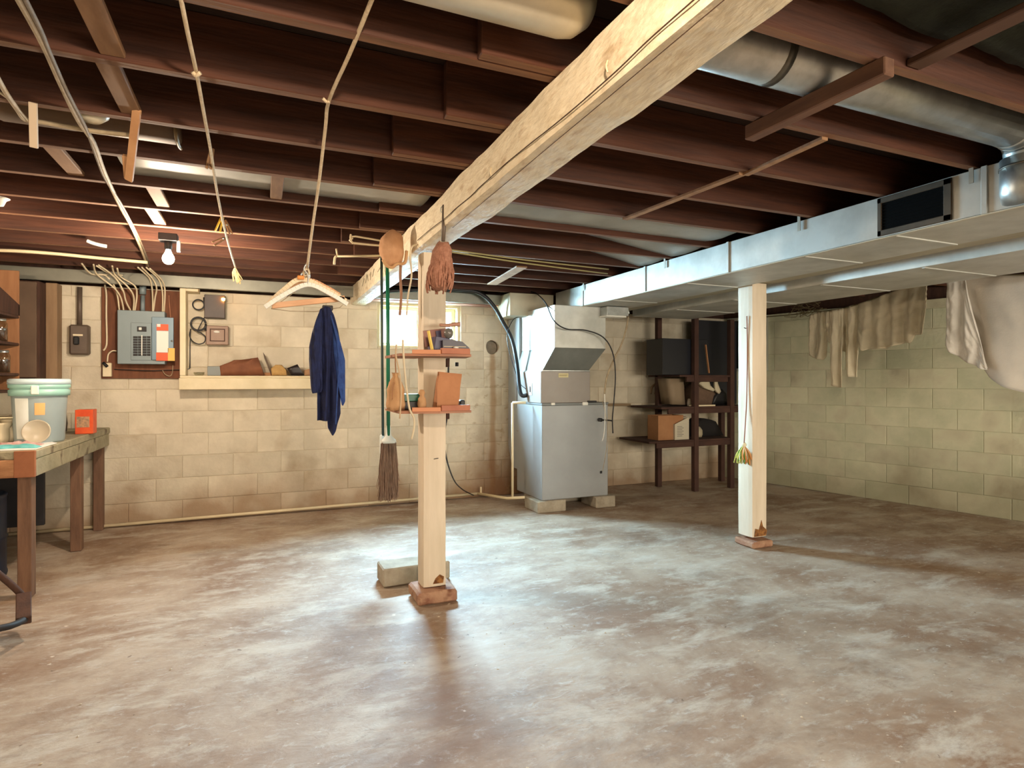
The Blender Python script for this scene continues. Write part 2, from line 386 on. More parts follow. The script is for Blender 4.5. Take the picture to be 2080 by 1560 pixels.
def block_wall(parent, length, org, rz, m, holes=(), x0=0.0, j=0.003, BL=0.4065, BH=0.1955, z0=-0.005, rows=10, top=WT):
    out = []
    for r in range(rows + 1):
        za = z0 + r * BH; zb = min(za + BH, top); za = max(za, 0.0)
        if zb - za < 0.03: continue
        off = x0 - (BL / 2 if r % 2 else 0); c = off
        while c < length:
            a = max(c, 0) ; b = min(c + BL, length); c += BL
            if b - a < 0.03: continue
            rects = [(a, za, b, zb)]
            for hx0, hz0, hx1, hz1 in holes:
                nr = []
                for (p, q, s, t) in rects:
                    if s <= hx0 or p >= hx1 or t <= hz0 or q >= hz1: nr.append((p, q, s, t)); continue
                    if p < hx0 - 0.02: nr.append((p, q, hx0, t))
                    if s > hx1 + 0.02: nr.append((hx1, q, s, t))
                    if q < hz0 - 0.02: nr.append((max(p, hx0), q, min(s, hx1), hz0))
                    if t > hz1 + 0.02: nr.append((max(p, hx0), hz1, min(s, hx1), t))
                rects = nr
            for (p, q, s, t) in rects:
                out.append(put_block(parent, p + j / 2, q + j / 2, s - p - j, t - q - j, org, rz, m))
    return out
WX0, WX1, WZ0, WZ1 = 1.07, 1.94, 1.585, 2.03
def wall_with_hole(name, xa, xb, ya, yb, zt, m, hole):
    bm = bmesh.new(); h = hole
    for p0, p1 in (((xa, ya, 0), (h[0], yb, zt)), ((h[1], ya, 0), (2.22, yb, zt)), ((2.38, ya, 0), (xb, yb, zt)), ((2.22, ya, 0), (2.38, yb, 1.525)), ((2.22, ya, 1.685), (2.38, yb, zt)), ((2.22, ya + 0.09, 1.525), (2.38, yb, 1.685)), ((h[0], ya, 0), (h[1], yb, h[2])), ((h[0], ya, h[3]), (h[1], yb, zt))):
        A(bm, p0, p1)
    return finish(name, bm, m)
wb = tag(wall_with_hole('wall_back', XL - 0.2, 5.75, YB + 0.004, YB + 0.21, WT, mortar_m, (WX0, WX1, WZ0, WZ1)), kind='structure')
HOLE_C = (2.3, 1.603); HOLE_R = 0.076
block_wall(wb, 5.53 - XL, (XL, YB, 0), 0.0, block_m, holes=[(WX0 - XL, WZ0, WX1 - XL, WZ1), (2.2 - XL, 1.50, 2.4 - XL, 1.7545)], x0=-(0.117 + 0.0) + 0.0 + ((2.2 - 0.117) % 0.4065))
# block around the old flue hole, ring mesh with a true round opening
def ring_block():
    bm = bmesh.new(); n = 32; cx, cz = HOLE_C; x0, x1, z0, z1 = 2.2015, 2.3985, 1.502, 1.753
    def edge(a):
        dx, dz = math.cos(a), math.sin(a); t = 9
        if dx > 1e-6: t = min(t, (x1 - cx) / dx)
        if dx < -1e-6: t = min(t, (x0 - cx) / dx)
        if dz > 1e-6: t = min(t, (z1 - cz) / dz)
        if dz < -1e-6: t = min(t, (z0 - cz) / dz)
        return (cx + dx * t, cz + dz * t)
    angs = sorted([2 * PI * k / n for k in range(n)] + [math.atan2(z - cz, x - cx) % (2 * PI) for x in (x0, x1) for z in (z0, z1)])
    o, i1, i2, ob = [], [], [], []
    for a in angs:
        rr = min(HOLE_R * (1 + 0.05 * math.sin(3 * a + 1)), 10)
        ex, ez = edge(a); rr = min(rr, math.hypot(ex - cx, ez - cz) * 0.97)
        o.append(bm.verts.new((ex, YB, ez))); ob.append(bm.verts.new((ex, YB + 0.03, ez)))
        i1.append(bm.verts.new((cx + rr * math.cos(a), YB, cz + rr * math.sin(a)))); i2.append(bm.verts.new((cx + rr * math.cos(a), YB + 0.035, cz + rr * math.sin(a))))
    m_ = len(angs)
    for k in range(m_):
        l = (k + 1) % m_
        for f in ((o[k], o[l], i1[l], i1[k]), (i1[k], i1[l], i2[l], i2[k]), (ob[k], ob[l], o[l], o[k])): bm.faces.new(f)
    return finish('block', bm, block_m, wb)
# 'wb' sits at the origin so children keep world coordinates
HOLE_C = (2.3, 1.605); ring_block()
lat('flue_plug', [(0.0, -0.002), (HOLE_R * 0.94, -0.002), (HOLE_R * 0.94, 0.004), (0, 0.004)], mat('plug_grey', (120, 108, 92), (146, 132, 114), 0.9, scale=12), wb, c=(2.296, YB + 0.05, 1.598), M=Matrix.Rotation(PI / 2, 4, 'X'), smooth=False)

RW0 = Vector((5.50, 5.96, 0)); RWA = -math.radians(77.0)
RD = Vector((math.cos(RWA), math.sin(RWA), 0)); RN = Vector((math.sin(RWA), -math.cos(RWA), 0))   # along, into room
def RP(s, off=0.0, z=0.0): return RW0 + RD * s + RN * off + Vector((0, 0, z))
bm = bmesh.new(); ngon_prism(bm, [RP(-0.1, -0.006), RP(9.9, -0.006), RP(9.9, -0.2), RP(-0.1, -0.2)], (0, 0, WT))
wr = tag(finish('wall_right', bm, mortarr_m), kind='structure')
block_wall(wr, 4.05, tuple(RW0), RWA, blockr_m, x0=0.1)
bm = bmesh.new(); ngon_prism(bm, [RP(4.06, 0), RP(9.9, 0), RP(9.9, -0.006), RP(4.06, -0.006)], (0, 0, WT)); finish('wall_face', bm, blockr_m, wr)
tag(box('wall_left', (XL - 0.2, -3.5, 0), (XL, YB, WT), block_m, bev=0), kind='structure')
tag(box('wall_front', (XL - 0.2, -3.6, 0), (7.9, -3.45, ZC), block_m, bev=0), kind='structure')
# band joists closing the top of the walls
tag(boxes('trim_1', [((XL - 0.2, YB + 0.12, WT), (5.75, YB + 0.2, ZC)), ((XL - 0.2, -3.5, WT), (XL - 0.14, YB + 0.2, ZC))], darkw_m), kind='structure')
bm = bmesh.new(); ngon_prism(bm, [RP(-0.3, -0.14, WT), RP(9.9, -0.14, WT), RP(9.9, -0.2, WT), RP(-0.3, -0.2, WT)], (0, 0, ZC - WT))
tag(finish('trim_2', bm, darkw_m), kind='structure')
# grey metal-faced sill band along the back
band_m = mat('sill_band_metal', (122, 122, 112), (138, 138, 126), 0.42, 0.55, scale=4)
tag(boxes('trim_3', [((XL, 5.70, 2.035), (2.42, 5.735, 2.135)), ((XL, 5.735, 2.12), (2.42, YB + 0.1, 2.135))], band_m), kind='structure')
tag(boxes('trim_4', [((0.98, 5.77, 2.03), (2.42, 5.92, 2.05))], mat('red_sill', (150, 104, 88), rough=0.8)), kind='structure')

# ceiling: subfloor + joists
ce = tag(box('ceiling', (XL - 0.2, -3.6, ZC), (7.9, YB + 0.25, ZC + 0.03), subfl_m, bev=0), kind='structure')
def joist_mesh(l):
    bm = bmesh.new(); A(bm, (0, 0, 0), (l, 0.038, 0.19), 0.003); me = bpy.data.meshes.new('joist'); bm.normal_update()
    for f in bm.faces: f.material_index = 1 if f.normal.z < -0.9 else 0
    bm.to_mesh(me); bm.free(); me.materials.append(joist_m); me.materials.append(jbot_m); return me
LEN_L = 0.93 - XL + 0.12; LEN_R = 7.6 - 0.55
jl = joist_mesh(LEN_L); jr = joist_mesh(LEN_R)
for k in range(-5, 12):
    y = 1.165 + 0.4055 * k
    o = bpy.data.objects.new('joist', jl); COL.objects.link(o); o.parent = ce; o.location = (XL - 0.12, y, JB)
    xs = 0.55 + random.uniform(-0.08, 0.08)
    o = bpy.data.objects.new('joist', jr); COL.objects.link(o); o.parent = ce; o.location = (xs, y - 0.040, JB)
JY = lambda k: 1.165 + 0.4055 * k
# solid blocking between joists
def blocking(x, k, m=None, w=0.05, z0=JB + 0.004, side='L', h=0.02):
    yo = 0.040 if side == 'L' else 0.0
    y0 = JY(k) + 0.04 - (0 if side == 'L' else 0.04); y1 = JY(k + 1) - (0 if side == 'L' else 0.042)
    return box('blocking', (x - w / 2, y0, z0), (x + w / 2, y1, z0 + h), m or pale_m, ce)
for x, k in ((-0.385, 1), (-0.41, 2), (-0.76, 4), (-0.475, 5), (-0.545, 6)):
    blocking(x, k, mat('blocking_wood', (124, 92, 66), (146, 112, 82), 0.8, scale=5, stretch=(5, 1, 5)), w=0.062, z0=JB + 0.01)
blocking(0.07, 4, mat('blocking_wood', (1, 1, 1)), w=0.055)
blocking(1.75, -1, mat('blocking_dark', (72, 46, 30), (88, 58, 38), 0.8, scale=5), w=0.06, side='R')
# pale strips nailed under / between the joists on the right
for a, b, w, zz in (((1.93, 1.56), (1.95, 1.97), 0.03, JB - 0.006), ((1.93, 1.97), (1.87, 2.78), 0.035, JB - 0.006), ((1.99, 5.15), (1.90, 4.26), 0.09, JB - 0.008)):
    bm = bmesh.new(); bar(bm, (a[0], a[1], zz), (b[0], b[1], zz), w, 0.012); finish('nailing_strip', bm, pale_m, ce)
bm = bmesh.new(); bar(bm, (1.60, 1.60, JB - 0.028), (1.615, 1.10, JB - 0.028), 0.045, 0.052)
tag(finish('hanging_batten', bm, mat('batten_wood', (96, 64, 46), (122, 86, 62), 0.75, scale=5, stretch=(5, 0.7, 5))), 'brown wooden batten nailed across the joists beneath the round duct', 'batten')
# panned bays (pale sheet between joists)
def panning(x0, x1, k, z0, z1, side):
    y0 = JY(k) + 0.04; y1 = JY(k + 1) - (0.002 if side == 'L' else 0.042); bm = bmesh.new(); n = 12
    g = []
    for zoff in (0, 0.004):
        for i in range(n + 1):
            t = i / n; x = x0 + (x1 - x0) * t; z = z0 + (z1 - z0) * t
            g.append([bm.verts.new((x, y0 + (y1 - y0) * j / 4, z + zoff - 0.012 * math.sin(PI * j / 4) * (0.4 + 0.6 * t) + 0.004 * noise.noise(Vector((x * 6, j, k))))) for j in range(5)])
    for s in (0, n + 1):
        for i in range(n):
            for j in range(4): bm.faces.new((g[s + i][j], g[s + i + 1][j], g[s + i + 1][j + 1], g[s + i][j + 1]))
    for j in range(4):
        for i in (0, n): bm.faces.new((g[i][j], g[i][j + 1], g[n + 1 + i][j + 1], g[n + 1 + i][j]))
    for i in range(n):
        for j in (0, 4): bm.faces.new((g[i][j], g[i + 1][j], g[n + 2 + i][j], g[n + 1 + i][j]))
    return finish('return_air_panning', bm, foil_m, None, True)
tag(panning(-0.56, 0.80, 4, 2.2, 2.2, 'L'), 'pale sheet panning closing the joist bay left of the white beam', 'duct panel')
tag(panning(0.97, 2.76, 4, 2.195, 2.185, 'R'), 'pale sheet panning closing the joist bay just right of the beam', 'duct panel')
tag(panning(1.75, 2.80, 5, 2.30, 2.165, 'R'), 'sloping pale sheet panning in the second closed joist bay', 'duct panel')
tag(panning(1.95, 2.80, 6, 2.32, 2.165, 'R'), 'sloping pale sheet panning in the third closed joist bay nearest the furnace', 'duct panel')

# window 1
w1 = thing('window_1', None, None, (1.5, 6.0, WZ0), kind='structure')
frm = mat('window_frame_paint', (206, 196, 160), (220, 212, 180), 0.6, scale=8)
yw = YB + 0.10
boxes('window_frame', [((WX0, YB + 0.02, WZ0), (WX0 + 0.03, YB + 0.2, WZ1)), ((WX1 - 0.03, YB + 0.02, WZ0), (WX1, YB + 0.2, WZ1)),
      ((WX0 + 0.03, YB + 0.02, WZ1 - 0.025), (WX1 - 0.03, YB + 0.2, WZ1)), ((WX0 + 0.03, YB + 0.02, WZ0), (WX1 - 0.03, YB + 0.2, WZ0 + 0.02))], frm, w1)
boxes('sash', [((WX0 + 0.03, yw, WZ0 + 0.02), (WX0 + 0.062, yw + 0.03, WZ1 - 0.025)), ((WX1 - 0.075, yw, WZ0 + 0.02), (WX1 - 0.03, yw + 0.03, WZ1 - 0.025)),
      ((WX0 + 0.062, yw, WZ1 - 0.062), (WX1 - 0.075, yw + 0.03, WZ1 - 0.025)), ((WX0 + 0.062, yw, WZ0 + 0.02), (WX1 - 0.075, yw + 0.03, WZ0 + 0.05)),
      ((1.49, yw, WZ0 + 0.05), (1.52, yw + 0.03, WZ1 - 0.062)), ((WX0 + 0.062, yw + 0.005, WZ0 + 0.085), (1.49, yw + 0.012, WZ0 + 0.092))], frm, w1)
for xa, xb in ((WX0 + 0.062, 1.49), (1.52, WX1 - 0.075)):
    box('pane', (xa, yw + 0.012, WZ0 + 0.05), (xb, yw + 0.016, WZ1 - 0.062), glass_m, w1, bev=0)
# ground outside the window
tag(box('ground', (-3, 6.2, 1.2), (6, 11, 1.42), mat('outdoor_ground', (150, 150, 140), (170, 170, 158), 0.9), bev=0), kind='structure')
# window 2 on the right wall (dark)
w2 = thing('window_2', None, None, tuple(RP(0.45, 0.02, 1.34)), kind='structure')
def RB(bm, s0, s1, o0, o1, z0, z1, bev=0.003):
    M = Matrix((RD, -RN, Vector((0, 0, 1)))).transposed().to_4x4(); M.translation = RW0
    A(bm, (s0, -o1, z0), (s1, -o0, z1), bev, M)
def rbx(name, lst, m, parent=None):
    bm = bmesh.new()
    for b in lst: RB(bm, *b)
    return finish(name, bm, m, parent)
S0, S1 = 0.10, 0.64
rbx('window_frame', [(S0, S0 + 0.04, 0, 0.03, 1.36, 2.035), (S1 - 0.035, S1, 0, 0.035, 1.36, 2.035), (S0 + .04, S1 - .035, 0, 0.03, 1.995, 2.035), (S0 + .04, S1 - .035, 0, 0.03, 1.36, 1.395)], mat('grey_white_paint', (168, 170, 156), rough=0.6), w2)
rbx('pane', [(S0 + 0.04, S1 - 0.035, 0.004, 0.012, 1.395, 1.995)], glassd_m, w2)

# ================================================================== BEAM AND POSTS
def timber(name, p0, p1, m, axis, seg, amp=0.006, nsub=4, wob=1.0):
    """roughly hewn timber: box cut into many rings along its axis, faces displaced"""
    bm = bmesh.new(); p0 = Vector(p0); p1 = Vector(p1); s = p1 - p0; rings = []
    per = []
    for (a0, a1) in (((0, 0), (1, 0)), ((1, 0), (1, 1)), ((1, 1), (0, 1)), ((0, 1), (0, 0))):
        for k in range(nsub): t = k / nsub; per.append((a0[0] + (a1[0] - a0[0]) * t, a0[1] + (a1[1] - a0[1]) * t))
    ax = {'y': (0, 2, 1), 'z': (0, 1, 2)}[axis]
    for i in range(seg + 1):
        t = i / seg; ring = []
        for (u, v) in per:
            c = [0, 0, 0]; c[ax[0]] = p0[ax[0]] + s[ax[0]] * u; c[ax[1]] = p0[ax[1]] + s[ax[1]] * v; c[ax[2]] = p0[ax[2]] + s[ax[2]] * t
            cor = 0.010 if (u in (0, 1) and v in (0, 1)) else 0
            n1 = noise.noise(Vector(c) * 2.2) * amp * wob + noise.noise(Vector(c) * 9) * amp * 0.45
            c[ax[0]] += (0.5 - u) * 2 * cor * 0.5 + (u - 0.5) * 2 * n1; c[ax[1]] += (0.5 - v) * 2 * cor * 0.5 + (v - 0.5) * 2 * n1 * 0.6
            ring.append(bm.verts.new(c))
        rings.append(ring)
    n = len(per)
    for a, b in zip(rings, rings[1:]):
        for k in range(n): bm.faces.new((a[k], a[(k + 1) % n], b[(k + 1) % n], b[k]))
    bm.faces.new(rings[0]); bm.faces.new(rings[-1][::-1])
    return finish(name, bm, m)
beam = tag(timber('timber_beam', (0.80, -3.4, 1.98), (0.955, 5.9, 2.152), beam_m, 'y', 220, 0.008), 'rough hewn cream-painted beam running under the joists from front to back', 'beam')
# long drying crack near its lower left edge and a painted-over cable stapled along it
def crack(P, w=0.004):
    bm = bmesh.new(); tube(bm, P, w, 5, 4); return bm
cr_pts = [(0.7955, y, 2.012 + 0.022 * noise.noise(Vector((y * 1.1, 0, 0))) + 0.006 * noise.noise(Vector((y * 5, 0, 3)))) for y in [0.9 + 0.1 * i for i in range(24)]]
finish('drying_crack', crack(cr_pts, 0.0018), mat('crack_dark', (70, 48, 32)), beam, True)
finish('drying_crack', crack([(0.80 + 0.03 * k / 6 + 0.012, 0.6 + 0.35 * k, 1.977 + 0.001 * (k % 2)) for k in range(7)], 0.0012), mat('crack_dark', (1, 1, 1)), beam, True)
0 and tubeo('painted_cable', [(0.7925, 0.8 + 0.25 * i, 2.028 + 0.008 * noise.noise(Vector((i * .7, 1, 0)))) for i in range(9)], 0.0045, beam_m, beam)
for y in (1.25, 2.05): tubeo('staple', [(0.790, y, 2.012), (0.786, y, 2.026), (0.790, y, 2.042)], 0.0025, pvc_m, beam)
# pencil scrawl
scr = bmesh.new()
for a, b in (((4.55, 2.10), (4.62, 2.05)), ((4.70, 2.10), (4.72, 2.04)), ((4.82, 2.05), (4.88, 2.11)), ((4.88, 2.11), (4.95, 2.05)), ((5.02, 2.10), (5.12, 2.05)), ((4.25, 2.07), (4.4, 2.05))):
    tube(scr, [(0.795, a[0], a[1]), (0.795, b[0], b[1])], 0.0022, 4, 1)
finish('pencil_scrawl', scr, mat('pencil', (120, 112, 84)), beam)

beam2 = tag(box('support_beam', (3.34, -3.4, 1.98), (3.58, 5.9, 2.152), mat('beam_two_paint', (156, 150, 130), (176, 170, 148), 0.75, scale=4, stretch=(4, .5, 4), bump=0.2), bev=0.006), 'second dull-painted beam hidden between the sheet-metal ducts on the right post', 'beam')

def post(name, label, x0, y0, s, top, stain):
    t = thing(name, label, 'post', (x0 + s / 2, y0 + s / 2, 0))
    o = timber('shaft', (x0, y0, 0.075), (x0 + s, y0 + s, top), post_m, 'z', 60, 0.0025)
    o.parent = t; o.matrix_parent_inverse = t.matrix_basis.inverted(); return t
p1 = post('support_post', 'cream-painted square wooden post with little shelves nailed around it', 0.842, 3.26, 0.14, 1.975, 0)
p2 = post('support_post', 'cream-painted square wooden post under the ducts with yarn hanging on it', 3.366, 3.335, 0.15, 1.975, 0)
base_m = mat('painted_pad', (150, 108, 86), (176, 140, 112), 0.85, scale=14, bump=0.4, c3=(104, 58, 38), s3=10)
def pad(cx, cy, hx, hy, h, parent):
    bm = bmesh.new(); lv = [(1.0, 0), (1.0, h * 0.8), (0.93, h), (0.0, h)]
    A(bm, (cx - hx, cy - hy, 0), (cx + hx, cy + hy, h), 0.012)
    bmesh.ops.subdivide_edges(bm, edges=bm.edges[:], cuts=3, use_grid_fill=True)
    for v in bm.verts: v.co += 0.006 * noise.noise_vector(v.co * 14); v.co.z = max(v.co.z, 0.0)
    return finish('pad', bm, base_m, parent, False)
pad(0.912, 3.30, 0.115, 0.115, 0.07, p1)
pad(3.44, 3.395, 0.10, 0.10, 0.05, p2)
# bare worn patches low on the posts
def patch(parent, pts, off, m):
    bm = bmesh.new(); ngon_prism(bm, pts, off); return finish('paint_chip', bm, m, parent)
patch(p2, [(3.385, 3.3325, 0.08), (3.50, 3.3325, 0.08), (3.51, 3.3325, 0.12), (3.47, 3.3325, 0.15), (3.455, 3.3325, 0.20), (3.43, 3.3325, 0.13), (3.395, 3.3325, 0.14)], (0, 0.002, 0), rust_m)
patch(p1, [(0.90, 3.2575, 0.09), (0.96, 3.2575, 0.09), (0.965, 3.2575, 0.125), (0.94, 3.2575, 0.14), (0.915, 3.2575, 0.12)], (0, 0.002, 0), rust_m)
tubeo('nail', [(0.905, 3.262, 0.80), (0.93, 3.252, 0.805)], 0.002, dark_m, p1)

def cblock(name, label, c, s, group=None, rz=0.0, m=conc_m):
    bm = bmesh.new(); A(bm, (-s[0] / 2, -s[1] / 2, 0), (s[0] / 2, s[1] / 2, s[2]), 0.008)
    bmesh.ops.rotate(bm, cent=(0, 0, 0), matrix=Matrix.Rotation(rz, 3, 'Z'), verts=bm.verts)
    bmesh.ops.translate(bm, vec=Vector(c), verts=bm.verts)
    return tag(finish(name, bm, m), label, 'block', group)
cblock('concrete_block', 'solid concrete block lying on the floor behind the shelf post', (0.885, 3.66, 0), (0.42, 0.19, 0.11), rz=0.02)

# ================================================================== DUCTS
d1 = thing('sheet_metal_duct', 'long silver rectangular supply duct with a dark grille running from furnace to right edge', 'duct', (2.8, 3, 1.95))
box('duct_body', (2.80, 0.2, 1.95), (3.31, 5.42, 2.148), duct_m, d1, bev=0.002)
for y in (4.86, 3.88, 2.98, 1.50, 0.9): box('drive_cleat', (2.792, y - 0.012, 1.948), (2.80, y + 0.012, 2.15), duct_m, d1, bev=0.002)
boxes('flange', [((2.794, 0.2, 1.943), (2.812, 5.42, 1.950))], mat('flange_edge', (206, 202, 184), rough=0.4, metal=0.4), d1)
for y in (4.4, 3.42, 2.42, 1.9, 1.35): box('cross_seam', (2.82, y - 0.01, 1.945), (3.30, y + 0.01, 1.952), duct_m, d1, bev=0.001)
gr_m = mat('register_frame', (70, 62, 50), (86, 76, 62), 0.6, 0.4, scale=10)
GY0, GY1, GZ0, GZ1 = 1.625, 1.965, 1.955, 2.142
rg = boxes('register', [((2.790, GY0, GZ0), (2.799, GY1, GZ0 + 0.028)), ((2.790, GY0, GZ1 - 0.028), (2.799, GY1, GZ1)), ((2.790, GY0, GZ0), (2.799, GY0 + 0.035, GZ1)), ((2.790, GY1 - 0.022, GZ0), (2.799, GY1, GZ1))], gr_m, d1)
box('register_opening', (2.796, GY0 + 0.03, GZ0 + 0.02), (2.7995, GY1 - 0.02, GZ1 - 0.02), mat('register_dark', (4, 4, 4), rough=0.95, spec=0.1), d1, bev=0)
for i in range(9):
    z = GZ0 + 0.034 + i * 0.0148; bm = bmesh.new()
    A(bm, (2.7915, GY0 + 0.036, z - 0.001), (2.7965, GY1 - 0.023, z + 0.001), 0); finish('louver', bm, mat('louver_dark', (7, 7, 7), rough=0.95, spec=0.1), rg)
SL = {4.83: 'short zinc strap on the duct edge nearest the furnace', 3.62: 'short zinc strap on the duct edge where the olive clotheslines end', 2.42: 'short zinc strap on the duct edge halfway between grille and post', 1.545: 'short zinc strap on the duct edge between grille and round elbow'}
for y in (4.83, 3.62, 2.42, 1.545):
    bm = bmesh.new(); A(bm, (2.786, y - 0.009, 2.09), (2.790, y + 0.009, 2.21), 0); tag(finish('duct_strap', bm, mat('strap_zinc', (176, 170, 156), rough=0.5, metal=0.5)), SL[y], 'strap', 'hanger straps along the supply duct')
d2 = thing('sheet_metal_duct', 'second dull rectangular duct beyond the right post beam', 'duct', (4, 3, 1.94))
box('duct_body', (3.66, -0.2, 1.93), (4.42, 5.3, 2.146), duct_m, d2, bev=0.002)
for y in (4.6, 3.85, 3.0, 2.3, 1.7): box('cross_seam', (3.68, y - 0.01, 1.925), (4.40, y + 0.01, 1.932), duct_m, d2, bev=0.001)
# round pipes in the joist bay
rp = thing('round_duct', 'galvanised round duct in the joist bay elbowing down into the supply duct', 'duct', (2.9, 1.36, 2.2))
tubeo('pipe_run', [(0.985, 1.345, 2.245), (2.70, 1.345, 2.245)], 0.088, galv_m, rp, seg=28, smooth=1)
tubeo('pipe_collar', [(1.42, 1.345, 2.245), (1.45, 1.345, 2.245)], 0.0895, mat('collar_dark', (96, 94, 86), rough=0.4, metal=0.7), rp, seg=28, smooth=1)
tubeo('elbow', [(2.68, 1.345, 2.245), (2.76, 1.345, 2.235), (2.81, 1.345, 2.19), (2.825, 1.345, 2.12)], 0.090, galv_m, rp, seg=28, smooth=4)
tubeo('elbow_seam', [(2.735, 1.345, 2.241), (2.748, 1.345, 2.238)], 0.0925, galv_m, rp, seg=28, smooth=1)
bm = bmesh.new(); tube(bm, [(2.79, 1.345, 2.13), (2.79, 1.345, 2.0), (2.80, 1.345, 1.985)], 0.088, 28, 1); finish('takeoff', bm, galv_m, rp, True)
tubeo('takeoff_seam', [(2.79, 1.345, 2.09), (2.79, 1.345, 2.098)], 0.091, mat('collar_dark', (1, 1, 1)), rp, seg=28, smooth=1)
rl = thing('round_duct', 'galvanised round duct with rounded end in the joist bay left of the beam', 'duct', (0.3, 1.36, 2.2))
lat('pipe_run', [(0, -0.81), (0.05, -0.80), (0.078, -0.765), (0.085, -0.73), (0.085, 2.2), (0, 2.2)], mat('galvanised_warm', (186, 180, 162), (206, 200, 182), 0.42, 0.6, scale=6), rl, c=(0, 1.365, 2.238), seg=32, M=Matrix.Rotation(-PI / 2, 4, 'Y'))
# dark insulation blanket in the near right bays
bm = bmesh.new()
bmesh.ops.create_grid(bm, x_segments=40, y_segments=24, size=1)
for v in bm.verts:
    v.co = Vector((2.3 + v.co.x * 1.15, 0.82 + v.co.y * 0.26, 2.24 + 0.03 * noise.noise(Vector((v.co.x * 5, v.co.y * 3, 8))) + 0.015 * noise.noise(Vector((v.co.x * 14, v.co.y * 9, 8)))))
r = bmesh.ops.extrude_face_region(bm, geom=bm.faces[:]); bmesh.ops.translate(bm, vec=(0, 0, 0.03), verts=[v for v in r['geom'] if isinstance(v, bmesh.types.BMVert)])
tag(finish('insulation_blanket', bm, mat('insulation_dark', (26, 31, 25), (42, 48, 38), 0.95, scale=9, bump=0.4), None, True), 'dark greenish insulation blanket sagging in the joist bay at top right', 'insulation')

# ================================================================== FURNACE
fu = thing('furnace', 'tall grey furnace cabinet with plenum standing on concrete blocks', 'furnace', (2.8, 5.2, 0.1))
box('lower_cabinet', (2.44, 5.0, 0.11), (3.165, 5.60, 1.01), furn_m, fu, bev=0.006)
box('top_flange', (2.435, 4.995, 1.01), (3.17, 5.60, 1.03), mat('flange_grey', (120, 124, 124), rough=0.5, metal=0.3), fu, bev=0.003)
box('upper_cabinet', (2.43, 5.005, 1.03), (2.965, 5.56, 1.335), furn2_m, fu, bev=0.005)
lb = box('nameplate', (2.615, 5.001, 1.275), (2.72, 5.004, 1.315), mat('nameplate', (206, 196, 150), rough=0.5), fu, bev=0)
boxes('plate_line', [((2.622, 5.0, 1.298), (2.712, 5.0012, 1.302)), ((2.622, 5.0, 1.288), (2.70, 5.0012, 1.291))], mat('plate_ink', (120, 108, 80)), lb, bev=0)
# hood: sloped transition from upper cabinet forward to plenum
def frustum(name, lo, hi, m, parent):
    bm = bmesh.new(); (x0, x1, y0, y1, z0) = lo; (a0, a1, b0, b1, z1) = hi
    V = [bm.verts.new(c) for c in ((x0, y0, z0), (x1, y0, z0), (x1, y1, z0), (x0, y1, z0), (a0, b0, z1), (a1, b0, z1), (a1, b1, z1), (a0, b1, z1))]
    for f in ((0, 1, 2, 3), (7, 6, 5, 4), (0, 4, 5, 1), (1, 5, 6, 2), (2, 6, 7, 3), (3, 7, 4, 0)): bm.faces.new([V[i] for i in f])
    return finish(name, bm, m, parent)
frustum('transition', (2.445, 2.945, 5.01, 5.56, 1.338), (2.50, 3.05, 4.86, 5.66, 1.55), mat('hood_sheet', (112, 116, 112), (128, 132, 128), 0.5, 0.35, scale=4), fu)
box('transition_lip', (2.44, 4.998, 1.333), (2.96, 5.57, 1.345), galv_m, fu, bev=0.002)
box('plenum', (2.50, 4.86, 1.55), (3.05, 5.66, 1.948), duct_m, fu, bev=0.003)
box('plenum_branch', (2.30, 5.45, 1.90), (2.79, 5.85, 2.13), mat('branch_sheet', (186, 176, 150), (200, 190, 164), 0.5, 0.2, scale=5), fu, bev=0.003)
frustum('return_drop', (2.47, 3.1, 5.60, 5.80, 0.32), (2.47, 3.1, 5.60, 5.90, 0.55), furn_m, fu)
box('return_duct', (2.47, 5.61, 0.55), (3.1, 5.90, 1.90), furn_m, fu, bev=0.003)
[box('panel_seam', p_, q_, furn2_m, fu, bev=0) for p_, q_ in (((2.437, 5.60, 0.96), (2.447, 5.61, 1.34)), ((2.435, 5.56, 0.72), (2.442, 5.60, 0.73)))]
dk = mat('control_dark', (30, 30, 32), rough=0.4)
boxes('switch_plate', [((2.424, 5.20, 1.10), (2.431, 5.27, 1.22))], white_m, fu); boxes('toggle', [((2.418, 5.225, 1.13), (2.425, 5.245, 1.19))], dk, fu)
tubeo('knob', [(3.06, 5.0, 0.86), (3.06, 4.955, 0.86)], 0.018, dk, fu, seg=14, smooth=1)
tubeo('gas_cock', [(3.06, 4.965, 0.86), (3.17, 4.97, 0.852), (3.19, 4.97, 0.845)], 0.007, dk, fu)
box('latch', (2.53, 4.985, 1.012), (2.57, 5.0, 1.035), white_m, fu); box('latch', (2.87, 4.985, 1.005), (2.93, 5.0, 1.035), white_m, fu)
box('latch', (2.93, 4.99, 1.03), (3.03, 5.02, 1.048), dk, fu)
box('screw_cap', (3.07, 4.992, 0.33), (3.095, 5.0, 0.355), dk, fu)
for (cx, cy, sx, lab) in ((2.50, 5.12, 0.30, 'concrete block under the left front corner of the furnace'), (3.08, 5.10, 0.22, 'concrete block under the right front corner of the furnace')):
    cblock('concrete_block', lab, (cx + 0.03, cy, 0), (sx, 0.30, 0.11))
cblock('concrete_block', 'concrete block under the rear of the furnace in shadow', (2.8, 5.45, 0), (0.6, 0.2, 0.11))
jb = thing('junction_box', 'small grey electrical box under the supply duct beside the furnace', 'electrical box', (3.2, 4.9, 1.85))
q0 = aty(1226, 664, 4.8); q1 = aty(1270, 640, 4.8)
box('box', (q0.x, 4.74, 1.86), (q1.x, 4.86, 1.945), galv_m, jb, bev=0.004)
box('cover', (q0.x - 0.01, 4.735, 1.845), (q1.x - 0.03, 4.86, 1.862), white_m, jb, bev=0.002)
